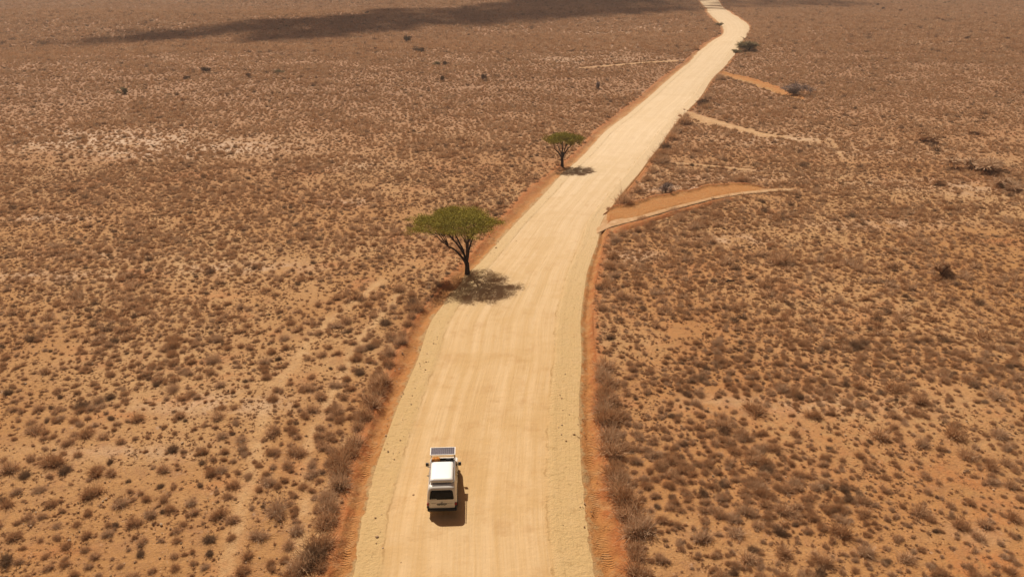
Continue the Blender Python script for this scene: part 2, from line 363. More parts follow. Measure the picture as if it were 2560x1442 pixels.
def strip(name, key, mat, lift, lab, nu=12, prof=None, vshift=0, jit=.34, drop=.12):
    up, lo = CUTS[key]; A = [at(*p) for p in up]; B = [at(*p) for p in lo]
    def res(Pp, n):
        Pp = np.array([tuple(p) for p in Pp]); s = np.r_[0, np.cumsum(np.linalg.norm(np.diff(Pp[:, :2], axis=0), axis=1))]
        t = np.linspace(0, s[-1], n); return np.stack([np.interp(t, s, Pp[:, k]) for k in (0, 1)], -1)
    L = sum((A[i + 1] - A[i]).length for i in range(len(A) - 1)); n = int(max(20, L / .35))
    a, b_ = res(A, n), res(B, n); t = np.arange(n) * .35
    U = np.linspace(0, 1, nu)[None, :] * np.ones((n, 1))
    j1 = (fbm(t * .9, t * 0 + 3, 4) - .5)[:, None] * jit; j2 = (fbm(t * .9, t * 0 + 9, 4) - .5)[:, None] * jit
    UU = U * (1 + j1 - j2) - j1
    X = a[:, :1] * (1 - UU) + b_[:, :1] * UU; Y = a[:, 1:] * (1 - UU) + b_[:, 1:] * UU
    Z = H(X, Y) + .075 + lift
    fade = np.minimum(1, np.minimum(U, 1 - U) * 8)
    if prof is not None: Z = Z + prof(U) * (.5 + fbm(X * .9, Y * .9, 3))
    ef = np.clip(np.minimum(t, t[-1] - t)[:, None] / 2.0, 0, 1)
    Z = Z - drop * (1 - fade) - .3 * (1 - ef) ** 2
    tag(make_grid(name, X, Y, Z, mat, extra={'u': (vshift(U) if vshift else U), 'v': Y * 0 + 85}), lab, 'track', kind='structure')
strip('track', 'A', M['cut'], .0, 'broad orange scraped side cut leaving the right side of the road', 26, lambda u: .28 * np.exp(-((u - .12) / .08) ** 2), lambda u: np.where(u < .2, .8, .35))
strip('track', 'B', M['cut'], .0, 'orange side cut with a grey leafless bush at its far end', 16, lambda u: .4 * np.exp(-((u - .12) / .08) ** 2), lambda u: .65 - .65 * u)
m_pale, n_, b_ = newmat('pale_track_sand'); t_ = NT(n_); p_ = t_.pos()
t_.link(t_.mix(t_.step(t_.noise(p_, .8, 6, .75), .4, .65), (.44, .265, .13), (.56, .375, .215)), b_.inputs['Base Color']); t_.link(t_.bump(t_.noise(p_, 2, 5, .7), .15, .8), b_.inputs['Normal'])
M['pale'] = m_pale
strip('track', 'C', m_pale, .0, 'pale sandy side track curving away right between two scrub patches', 14)
strip('track', 'M', m_pale, -.04, 'pale sandy mouth where the orange side cut meets the road', 24)
strip('track', 'T', m_pale, .05, 'pale wheel track running along the lower edge of the orange cut', 10, jit=.12, drop=.03)
strip('track', 'R', M['cut'], .02, 'red crumbly bank below the pale wheel track', 8, lambda u: .2 * np.exp(-((u - .5) / .3) ** 2), lambda u: u * 0 + .9)
strip('track', 'D', m_pale, .0, 'thin pale footpath crossing the scrub right of the road', 5)
strip('track', 'E', m_pale, .0, 'thin pale ochre path far off left of the road', 5)

# ------------------------------------------------------------------ a cloud high above the far plain; its shadow is the dark band
CLP = [(130,112),(330,84),(600,62),(900,38),(1000,27),(1250,6),(1350,-6),(1750,-14),(2000,-10),(2240,14),(2100,22),(1850,20),(1760,28),(1600,36),(1400,48),(1250,60),(1000,74),(900,86),(760,104),(650,108),(640,88),(457,98),(300,108)]
cw = [at(*p) for p in CLP]
ALT = 850.0
def inpoly(x, y, poly):
    c = np.zeros(np.shape(x), bool); n = len(poly)
    for i in range(n):
        x1, y1 = poly[i][0], poly[i][1]; x2, y2 = poly[i - 1][0], poly[i - 1][1]
        with np.errstate(divide='ignore', invalid='ignore'):
            c ^= ((y1 > y) != (y2 > y)) & (x < (x2 - x1) * (y - y1) / (y2 - y1 + 1e-12) + x1)
    return c
cx = [p.x for p in cw]; cy = [p.y for p in cw]
qx = rng.uniform(min(cx), max(cx), 90000); qy = rng.uniform(min(cy), max(cy), 90000)
k = inpoly(qx, qy, cw); area = k.mean() * (max(cx) - min(cx)) * (max(cy) - min(cy)); qx, qy = qx[k], qy[k]
npf = int(3.0 * area / (math.pi * 3.6 ** 2)); qx, qy = qx[:npf] + rng.normal(0, 5, len(qx[:npf])), qy[:npf] + rng.normal(0, 5, len(qx[:npf]))
kr = (qx < 105) | (rng.random(len(qx)) < .3); qx, qy = qx[kr], qy[kr]
bm = bmesh.new(); bmesh.ops.create_icosphere(bm, subdivisions=1, radius=1); bm.verts.ensure_lookup_table()
iv = np.array([tuple(v.co) for v in bm.verts]); ifc = np.array([[v.index for v in f.verts] for f in bm.faces]); bm.free()
off = np.array(sund) * (ALT / sund.z); nq = len(qx); sq = rng.uniform(2.4, 4.8, nq)[:, None, None] * np.array((1, 1, .6))
Vq = iv[None] * sq + np.stack([qx + off[0], qy + off[1], ALT + rng.uniform(-2, 2, nq)], -1)[:, None]
Fq = ifc[None] + (np.arange(nq) * len(iv))[:, None, None]
me = bpy.data.meshes.new('cloud'); me.vertices.add(nq * len(iv)); me.vertices.foreach_set('co', Vq.astype(np.float32).ravel())
Fq = Fq.reshape(-1, 3).astype(np.int32); me.loops.add(Fq.size); me.loops.foreach_set('vertex_index', Fq.ravel())
me.polygons.add(len(Fq)); me.polygons.foreach_set('loop_start', (np.arange(len(Fq)) * 3).astype(np.int32)); me.polygons.foreach_set('use_smooth', np.ones(len(Fq), bool)); me.update(calc_edges=True)
mc, n_, b_ = newmat('cloud_white'); b_.inputs['Base Color'].default_value = (.9, .9, .9, 1)
me.materials.append(mc); oc = bpy.data.objects.new('cloud', me); col.objects.link(oc)
tag(oc, 'low puffy cloud over the far plain that casts the dark band of shade', 'cloud', kind='structure')

# ------------------------------------------------------------------ plants
def mesh_np(name, V, Fc, mat, tint=None, smooth=False, n=None):
    me = bpy.data.meshes.new(name); V = np.asarray(V, np.float32); Fc = np.asarray(Fc, np.int32)
    me.vertices.add(len(V)); me.vertices.foreach_set('co', V.ravel())
    me.loops.add(Fc.size); me.loops.foreach_set('vertex_index', Fc.ravel())
    me.polygons.add(len(Fc)); me.polygons.foreach_set('loop_start', (np.arange(len(Fc)) * Fc.shape[1]).astype(np.int32))
    me.update(calc_edges=True)
    if tint is not None:
        a = me.attributes.new('tint', 'FLOAT', 'POINT'); a.data.foreach_set('value', np.asarray(tint, np.float32))
    me.materials.append(mat); return me
def unit(v): return v / (np.linalg.norm(v, axis=-1, keepdims=True) + 1e-9)
def tuft_mesh(name, nb, wid, mat, seed, hgt=.8, lobes=5, spread=.45, curl=.25):
    """a tussock of radius about 1: thin bent blades fanning out from a few crowns"""
    g = np.random.default_rng(seed)
    lc = g.normal(0, spread * .6, (lobes, 2)); ls = g.uniform(.55, 1, lobes); li = g.integers(0, lobes, nb)
    th = g.uniform(0, 2 * np.pi, nb); el = np.arcsin(g.uniform(.02, 1, nb) ** .8)
    d = np.stack([np.cos(th) * np.cos(el), np.sin(th) * np.cos(el), np.sin(el)], -1)
    L = g.uniform(.40, .95, nb) * ls[li] * .76
    stalk = g.random(nb) < .26; L = np.where(stalk, g.uniform(.85, 1.3, nb) * np.maximum(ls[li], .75) * .86, L)
    wid = np.where(stalk, wid * .62, wid)[:, None]
    base = np.concatenate([lc[li] + g.normal(0, .12, (nb, 2)), np.full((nb, 1), -.03)], -1)
    base[:, :2] += d[:, :2] * .1
    mid = base + d * (L * .55)[:, None] * (1, 1, hgt * 1.1)
    tip = base + (d + g.normal(0, curl, (nb, 3))) * L[:, None] * (1, 1, hgt)
    tip[:, 2] = np.maximum(tip[:, 2], .01)
    s = unit(np.cross(d, g.normal(0, 1, (nb, 3)))) * wid
    V = np.stack([base - s * .7, base + s * .7, mid - s, mid + s, tip - s * .35, tip + s * .35], 1).reshape(-1, 3)
    i = np.arange(nb)[:, None] * 6
    Fc = np.concatenate([i + [0, 1, 3, 2], i + [2, 3, 5, 4]], 0)
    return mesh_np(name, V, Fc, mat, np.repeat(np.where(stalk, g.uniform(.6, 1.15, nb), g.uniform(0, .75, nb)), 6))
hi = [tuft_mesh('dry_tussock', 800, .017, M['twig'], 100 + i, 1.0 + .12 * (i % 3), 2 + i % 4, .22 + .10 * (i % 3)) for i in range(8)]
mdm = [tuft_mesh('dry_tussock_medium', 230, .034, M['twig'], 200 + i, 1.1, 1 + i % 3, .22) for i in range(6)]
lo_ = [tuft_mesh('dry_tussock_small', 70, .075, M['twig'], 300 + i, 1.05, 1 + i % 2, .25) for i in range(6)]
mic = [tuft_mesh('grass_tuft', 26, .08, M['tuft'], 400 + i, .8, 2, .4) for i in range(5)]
def stone_mesh(seed):
    g = random.Random(seed); bm = bmesh.new(); bmesh.ops.create_icosphere(bm, subdivisions=1, radius=1)
    for v in bm.verts: v.co *= g.uniform(.7, 1.15); v.co.z *= .6
    me = bpy.data.meshes.new('stone'); bm.to_mesh(me); bm.free(); me.materials.append(M['stone'])
    a = me.attributes.new('tint', 'FLOAT', 'POINT'); a.data.foreach_set('value', [g.random()] * len(me.vertices)); return me
stn = [stone_mesh(i) for i in range(5)]

def instancer(name, XY, S, meshes, label, cat, squash=(.8, 1.25), rows_scale=None):
    n = len(XY); Z = H(XY[:, 0], XY[:, 1])
    me = bpy.data.meshes.new(name); me.vertices.add(n)
    me.vertices.foreach_set('co', np.concatenate([XY, Z[:, None]], 1).astype(np.float32).ravel())
    def at_(k, typ, v, f='value'):
        a = me.attributes.new(k, typ, 'POINT'); a.data.foreach_set(f, v)
    at_('pick', 'INT', rng.integers(0, len(meshes), n).astype(np.int32))
    at_('turn', 'FLOAT', rng.uniform(0, 6.283, n).astype(np.float32))
    a = rng.uniform(*squash, n); b = rng.uniform(*squash, n)
    at_('size', 'FLOAT_VECTOR', np.stack([S * a, S / a, S * b], -1).astype(np.float32).ravel(), 'vector')
    cc = bpy.data.collections.new(name + '_kinds')
    for i, mm in enumerate(meshes):
        cc.objects.link(bpy.data.objects.new('%s_kind.%03d' % (name, i), mm))
    o = bpy.data.objects.new(name, me); col.objects.link(o)
    g = bpy.data.node_groups.new(name + '_scatter', 'GeometryNodeTree')
    g.interface.new_socket('Geometry', in_out='INPUT', socket_type='NodeSocketGeometry'); g.interface.new_socket('Geometry', in_out='OUTPUT', socket_type='NodeSocketGeometry')
    N = g.nodes.new; gi, go = N('NodeGroupInput'), N('NodeGroupOutput')
    ci = N('GeometryNodeCollectionInfo'); ci.inputs['Collection'].default_value = cc
    ci.inputs['Separate Children'].default_value = True; ci.inputs['Reset Children'].default_value = True
    ip = N('GeometryNodeInstanceOnPoints'); ip.inputs['Pick Instance'].default_value = True
    def na(k, typ):
        q = N('GeometryNodeInputNamedAttribute'); q.data_type = typ; q.inputs['Name'].default_value = k
        return [s for s in q.outputs if s.enabled and s.name == 'Attribute'][0]
    cx = N('ShaderNodeCombineXYZ'); g.links.new(na('turn', 'FLOAT'), cx.inputs[2])
    g.links.new(gi.outputs[0], ip.inputs['Points']); g.links.new(ci.outputs[0], ip.inputs['Instance'])
    g.links.new(na('pick', 'INT'), ip.inputs['Instance Index']); g.links.new(cx.outputs[0], ip.inputs['Rotation'])
    g.links.new(na('size', 'FLOAT_VECTOR'), ip.inputs['Scale']); g.links.new(ip.outputs[0], go.inputs[0])
    md = o.modifiers.new('scatter', 'NODES'); md.node_group = g
    tag(o, label, cat, kind='stuff'); return o

# --- the tussocks that show largest, one object each, read off the photograph: (x, y, width) in enlarged crops
BA = [(1765,960,170),(1900,1075,125),(1650,1110,120),(1340,1130,105),(1485,1125,70),(1895,570,130),(1840,665,95),(1980,715,105),(1725,770,110),(1935,800,85),(1735,440,115),(1905,485,75),(2100,475,95),(2045,425,80),(1535,495,90),(1940,350,75),(2005,300,105),(2060,220,100),(1930,190,70),(1980,175,80),(2140,150,85),(2215,155,50),(2310,65,80),(2390,100,55),(1775,180,70),(1740,240,90),(1855,140,60),(1700,100,80),(1300,580,80),(1420,690,90),(1040,690,100),(700,720,80),(600,715,100),(580,850,125),(770,910,125),(430,520,90),(345,635,145),(500,600,70),(700,645,50),(765,515,80),(210,445,120),(190,390,75),(350,375,50),(475,380,75),(570,460,110),(655,480,80),(730,440,45),(865,495,45),(945,490,40),(880,370,100),(520,285,100),(365,310,70),(660,285,70),(705,230,80),(625,255,80),(800,205,70),(1095,185,90),(1125,120,80),(1170,235,80),(1015,115,100),(1275,105,60),(1410,150,80),(1420,295,70),(1120,560,80),(1390,350,105),(1310,410,60),(1425,470,90),(1395,970,120),(1490,1000,110),(1240,960,80),(1225,905,90),(1090,940,80),(975,970,90),(1050,880,70),(935,880,80),(855,1030,100),(745,1045,50),(565,970,60),(400,960,50),(375,1050,70),(490,1040,75),(685,1105,80),(550,1105,90),(360,1130,70),(435,1180,80),(545,1200,80),(610,1245,80),(570,1310,70),(410,1290,75),(910,1230,70),(915,1160,80),(1175,1045,70),(1145,1085,75),(1130,1150,80),(1120,1245,70),(1180,1240,50),(1245,1295,60),(1310,1315,70),(1120,1325,80),(765,1310,60),(845,1375,110),(475,1365,80),(630,1370,60),(45,915,115),(165,725,80),(70,685,140),(170,995,80),(90,1110,120),(25,1270,110),(120,1275,80),(300,1250,60),(315,1320,70),(255,1150,60),(140,1195,50),(270,985,80),(330,905,90),(260,815,90),(100,830,80),(410,700,90),(1560,1330,115),(1590,1250,95),(1740,1285,80),(1820,1265,80),(1840,1180,110),(1485,785,90),(1580,740,70),(1590,590,45),(2165,320,105),(2175,370,95),(1110,800,60),(1340,70,90),(1460,860,80),
      (2450,130,120),(2420,190,120),(2385,245,130),(2325,355,120),(2285,420,90),(2265,520,130),(2225,580,140),(2190,640,150),(2160,700,150),(2170,780,140),(2090,865,120),(2115,935,120),(2090,1020,150),(2060,1150,170),(2010,1240,170),(2040,1310,110),(1900,1330,130),(1950,1290,150),(1870,1375,110)]
BB = [(1600,900,140),(1690,740,110),(1840,545,100),(1720,640,110),(1895,485,90),(1900,385,110),(1910,320,90),(2010,250,120),(1720,490,110),(1660,370,140),(1310,360,135),(1905,210,110),(1745,235,100),(1650,255,80),(1565,310,100),(1515,215,110),(1620,125,90),(1700,125,50),(1795,155,80),(1915,105,60),(1820,70,130),(1470,165,90),(1410,690,140),(1455,620,120),(1540,600,90),(1240,650,85),(1160,600,85),(1085,665,95),(1235,495,70),(1380,560,80),(1310,550,70),(1490,530,70),(1545,480,80),(820,375,110),(1070,465,110),(750,515,120),(650,635,100),(770,600,90),(960,690,95),(110,710,150),(1075,215,85),(1170,195,75),(1235,160,80),(1015,385,70),(1175,400,60),(900,430,80)]
BC = [(245,20,110),(240,85,105),(270,120,90),(255,210,130),(250,180,110),(265,310,130),(240,265,105),(280,430,125),(295,500,120),(310,610,130),(345,660,100),(300,710,130),(345,770,140),(370,840,150),(420,920,150),(410,1020,100),(425,1070,100),(450,1170,120),(345,305,60),(370,350,40),(790,970,125),(690,715,65),(1095,900,85),(935,850,90),(845,815,80),(600,800,70),(500,820,50),(980,940,120),(1230,1050,125),(1040,1080,120),(1215,940,90),(1395,860,85),(1285,840,75),(1550,870,80),(1560,930,125),(1460,1090,120),(1690,1050,115),(1410,690,90),(1385,750,80),(1760,400,120),(1400,290,90),(1070,250,130),(1140,240,60),(905,350,100),(900,300,75),(930,560,80),(1050,540,100),(1180,470,100),(960,490,100),(725,590,50),(735,445,50),(600,425,40),(510,430,60),(590,520,45),(560,275,45),(605,230,45),(700,225,50),(700,180,70),(1650,130,90),(1830,140,130),(1900,140,80),(1195,130,75),(1290,160,85),(1420,170,65),(1980,215,100),(1840,300,75),(1960,290,80),(2000,450,90),(2240,510,120),(2180,400,130),(2430,400,110),(2400,180,110),(1900,345,60),(2000,820,110),(2040,870,80),(2220,910,100),(2345,900,90),(2510,860,100),(2030,720,60),(1900,1080,110),(2110,1160,80),(2285,1180,90),(2500,1090,65),(2400,1120,60),(2020,640,70),(2480,570,90),(2385,580,100),(2380,660,80),(2500,690,85),(550,1090,60),(660,1000,55),(1850,980,60),(890,1180,80),(1190,1160,60)]
BD = [(555,1300,140),(500,1100,130),(450,1030,110),(570,1020,110),(480,930,130),(485,790,100),(560,730,120),(380,1400,110),(720,600,100),(715,700,90),(1190,665,120),(1300,640,110),(1430,640,120),(1110,730,80),(1350,790,160),(1230,830,100),(1430,860,80),(1090,810,110),(730,1020,100),(720,830,100),(720,1130,70),(600,435,150),(570,440,90),(715,340,100),(790,240,90),(830,160,100),(845,290,55),(900,75,130),(950,15,80),(1080,158,120),(1110,600,110),(1170,570,60),(1030,525,100),(1110,510,75),(1440,460,90),(1990,960,180),(1650,240,150)]
BE = [(1170,870,90),(1110,925,85),(1090,975,90),(1040,1040,80),(990,1090,75),(970,1140,85),(1310,750,110),(1335,690,80),(1410,555,70),(1190,820,45),(1480,830,90)]
big = []
def addb(L, ox, oy, s, side):
    for x, y, wd in L: big.append((ox + x / s, oy + y / s, wd / s, side))
addb(BA, 0, 900, 2.56, 'L'); addb(BB, 500, 700, 3.605, 'L'); addb(BC, 1400, 900, 2.207, 'R'); addb(BD, 1400, 380, 3.606, 'R'); addb(BE, 1300, 0, 2.844, 'R')
special = {(1765,960): 'largest round grey-brown thorn tussock on the bare sand left of the van',
           (1350,790): 'widest dry tussock of the clump on the plain below the orange side cut',
           (600,435): 'dark dry tussock at the mouth of the orange side cut, on its upper edge',
           (790,970): 'dense round tussock standing apart on the sand right of the lowest verge bushes',
           (580,850): 'dark flat-topped dry tussock on its own left of centre in the lower left plain',
           (1735,440): 'isolated round tussock on a bare reddish patch left of the verge row',
           (555,1300): 'dark dry tussock on the right plain edge, level with the larger acacia trunk'}
spk = {}
for L, ox, oy, s in ((BA,0,900,2.56),(BC,1400,900,2.207),(BD,1400,380,3.606)):
    for x, y, wd in L:
        if (x, y) in special: spk[(round(ox + x / s, 3), round(oy + y / s, 3))] = special[(x, y)]
bigw = []
big.sort(key=lambda q: -q[2])
cnt = 0
LAB = {'LR': ('dry grey-brown thorn tussock in the crowded row along the left orange verge', 'tussocks crowded along the left verge'),
       'RR': ('dry grey-brown thorn tussock in the crowded row along the right orange verge', 'tussocks crowded along the right verge'),
       'LF': ('dry brown tussock scattered on the near sandy plain left of the road', 'tussocks scattered on the near left plain'),
       'RF': ('dry brown tussock scattered on the near sandy plain right of the road', 'tussocks scattered on the near right plain')}
for i, (px, py, wd, side) in enumerate(big):
    g0 = at(px, py); s0 = ppm(g0); rad = wd / s0 / 2 * 1.2
    hh = rad * .55
    p = at(px, py + hh * s0 * .55)
    ex = [float(cr(p.y, k)) for k in (0, 3)]
    dd = (ex[0] - p.x) if side == 'L' else (p.x - ex[1])
    if dd < rad * .55 and abs(dd) < 3: p.x += (-(rad * .6 - dd) if side == 'L' else (rad * .6 - dd)); p.z = float(H(p.x, p.y)); dd = rad * .6
    bigw.append((p.x, p.y, rad))
    if cnt >= 300 and (round(px, 3), round(py, 3)) not in spk: continue
    cnt += 1
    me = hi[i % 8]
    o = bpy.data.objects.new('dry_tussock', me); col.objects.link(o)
    o.location = (p.x, p.y, p.z - .02); a = random.uniform(.88, 1.15)
    if dd < 1.9: rad *= 1.22
    o.scale = (rad * a, rad / a, rad * random.uniform(.85, 1.2) * (1.15 if dd < 1.9 else 1)); o.rotation_euler = (0, 0, random.uniform(0, 6.28))
    key = side + ('R' if dd < 1.9 else 'F')
    lb, gp = LAB[key]
    sp_ = spk.get((round(px, 3), round(py, 3)))
    tag(o, sp_ or lb, 'tussock', gp)
nbig = cnt
extra_big = bigw[nbig:]
bigw = np.array(bigw)

# --- the rest of the scrub
def scatter(y0, y1, dens, jit=1.0):
    xs = []; ys = []
    yb = y0
    while yb < y1:
        ye = min(yb * 1.15, y1); wx = .72 * ye + 14
        n = rng.poisson(dens * 2 * wx * (ye - yb)); xs.append(rng.uniform(-wx, wx, n)); ys.append(rng.uniform(yb, ye, n)); yb = ye
    return np.concatenate(xs), np.concatenate(ys)
def keepout(x, y, m=.25, road=True, big_=1.0):
    k = ~((x > cr(y, 0) - m) & (x < cr(y, 3) + m)) if road else np.ones(len(x), bool)
    z = H(x, y); px, py = topix(x, y, z)
    for key, (u, l) in CUTS.items():
        k &= ~inpoly(px, py, u + l[::-1])
    k &= ~((lane_d(px, py) < 3 + py / 110) & (rng.random(len(x)) < .85))
    if big_:
        c = (y < 140)
        idx = np.where(c & k)[0]
        for j in range(0, len(idx), 4000):
            s = idx[j:j + 4000]; d = np.hypot(x[s][:, None] - bigw[None, :, 0], y[s][:, None] - bigw[None, :, 1])
            k[s] &= ~(d < bigw[None, :, 2] * .85 * big_).any(1)
    return k
def thin(x, y, keep):
    return x[keep], y[keep]
def patch(x, y):     # where scrub is thick (1) or thin (0)
    return .6 * fbm(x / 14., y / 9., 3) + .4 * fbm(x / 4. + 50, y / 4., 2)
allx = []; 
# near field, down to bottom of frame
def make_field(y0, y1, sp, r0, bare, fl=.3):
    """one tussock per jittered cell: they stand apart, as competing desert shrubs do"""
    X, Y = [], []
    for k_, yb in enumerate(np.arange(y0, y1, sp * .87)):
        wx = .72 * yb + 16; xs = np.arange(-wx, wx, sp) + (k_ % 2) * sp / 2; X.append(xs); Y.append(np.full(len(xs), yb))
    x = np.concatenate(X); y = np.concatenate(Y); x = x + rng.uniform(-.42, .42, len(x)) * sp; y = y + rng.uniform(-.42, .42, len(y)) * sp
    pt = patch(x, y); ck = spots(CH, x, y, H(x, y))
    prob = (fl + (1 - fl) * sstep(bare - .10, bare + .10, pt)) * (1 - .25 * ck)
    k = keepout(x, y) & (rng.random(len(x)) < prob); x, y, pt = x[k], y[k], pt[k]
    return x, y, np.clip(rng.lognormal(0, .34, len(x)), .4, 2.1) * r0 * (.84 + .42 * sstep(.38, .72, pt))
x1, y1, s1 = make_field(22, 62, .95, .29, .48)
xr_, yr_, sr_ = make_field(24, 62, 1.0, .27, .40, .55); kr_ = xr_ > cr(yr_, 3) + .3; x1, y1, s1 = np.r_[x1, xr_[kr_]], np.r_[y1, yr_[kr_]], np.r_[s1, sr_[kr_]]
q1 = make_field(22, 62, .72, .13, .45); q2 = make_field(62, 135, .80, .17, .42, .45)
lf = x1 < cr(y1, 0); k = ~(lf & (y1 < 50) & (rng.random(len(x1)) < .25)); x1, y1, s1 = x1[k], y1[k], s1[k]
x2, y2, s2 = make_field(62, 135, .98, .40, .40, .45)
x2, y2, s2 = [np.concatenate(q) for q in zip((x2, y2, s2), q1, q2)]
x3, y3, s3 = make_field(135, 270, .95, .47, .34, .6)
x4, y4, s4 = make_field(270, 720, 1.45, .82, .30, .7)
ex = list(extra_big)
for key in CUTS:
    for side_, pl_ in enumerate(CUTS[key]):
        if key in 'TM' and not (key == 'M'): continue
        if key == 'M' or (key, side_) in (('A', 1), ('R', 0)): continue
        for (ax, ay), (bx_, by_) in zip(pl_, pl_[1:]):
            a_, b2_ = at(ax, ay), at(bx_, by_)
            for q in range(int((b2_ - a_).length / .9)):
                f_ = random.random(); pp_ = a_.lerp(b2_, f_); sg = 1 if side_ == 0 else -1
                if random.random() < .7: ex.append((pp_.x + random.uniform(-.3, .3), pp_.y + sg * random.uniform(.1, .8), random.uniform(.22, .6)))
ex = np.array(ex)
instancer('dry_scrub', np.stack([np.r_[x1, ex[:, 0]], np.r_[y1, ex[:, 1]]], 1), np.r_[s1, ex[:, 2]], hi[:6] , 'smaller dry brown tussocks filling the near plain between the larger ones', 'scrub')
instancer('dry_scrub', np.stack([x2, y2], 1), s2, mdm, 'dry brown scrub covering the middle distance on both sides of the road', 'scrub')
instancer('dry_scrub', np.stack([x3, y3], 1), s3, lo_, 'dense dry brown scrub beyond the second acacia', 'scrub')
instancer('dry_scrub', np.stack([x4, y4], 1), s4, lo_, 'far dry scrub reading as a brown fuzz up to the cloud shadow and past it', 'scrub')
xa, ya = scatter(22, 125, 8.0); pt = fbm(xa / 5. + 7, ya / 3.5, 3); k = keepout(xa, ya, 0, big_=.7) & (rng.random(len(xa)) < sstep(.30, .58, pt))
xa, ya = xa[k], ya[k]
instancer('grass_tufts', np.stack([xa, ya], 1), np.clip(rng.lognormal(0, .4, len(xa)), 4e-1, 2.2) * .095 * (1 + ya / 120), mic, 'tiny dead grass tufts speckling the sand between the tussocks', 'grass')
xb, yb = scatter(22, 90, 1.6); k = keepout(xb, yb, 0, road=False, big_=.7) & (rng.random(len(xb)) < sstep(.4, .65, fbm(xb / 3. + 70, yb / 3., 3)))
ed = [cr(yb, q) for q in range(4)]
mid = (xb > ed[1] + 1.6) & (xb < ed[2] - 1.6); k &= ~(mid & (rng.random(len(xb)) < .93))
xb, yb = xb[k], yb[k]
so_ = instancer('stones', np.stack([xb, yb], 1), np.clip(rng.lognormal(0, .5, len(xb)), .4, 3) * .04, stn, 'small stones and clods strewn on the sand and the road shoulders', 'stones')
so_.location.z = .06

# ------------------------------------------------------------------ trees
def tube(V, Fc, pts_, r, k=6):
    n0 = len(V); pts_ = [Vector(p) for p in pts_]
    for i, p in enumerate(pts_):
        d = (pts_[min(i + 1, len(pts_) - 1)] - pts_[max(i - 1, 0)]).normalized()
        a = d.orthogonal().normalized() if abs(d.z) > .95 else d.cross(Vector((0, 0, 1))).normalized(); b = d.cross(a)
        for j in range(k):
            t = 2 * math.pi * j / k; V.append(tuple(p + (a * math.cos(t) + b * math.sin(t)) * r[i]))
    for i in range(len(pts_) - 1):
        for j in range(k):
            q = n0 + i * k + j; q2 = n0 + i * k + (j + 1) % k
            Fc.append((q, q2, q2 + k, q + k))
def bez(a, b, c, n, g, w=.05):
    o = []
    for i in range(n + 1):
        t = i / n; p = a * (1 - t) ** 2 + b * 2 * t * (1 - t) + c * t * t
        if 0 < i < n: p = p + Vector((g.uniform(-w, w), g.uniform(-w, w), g.uniform(-w, w)))
        o.append(p)
    return o
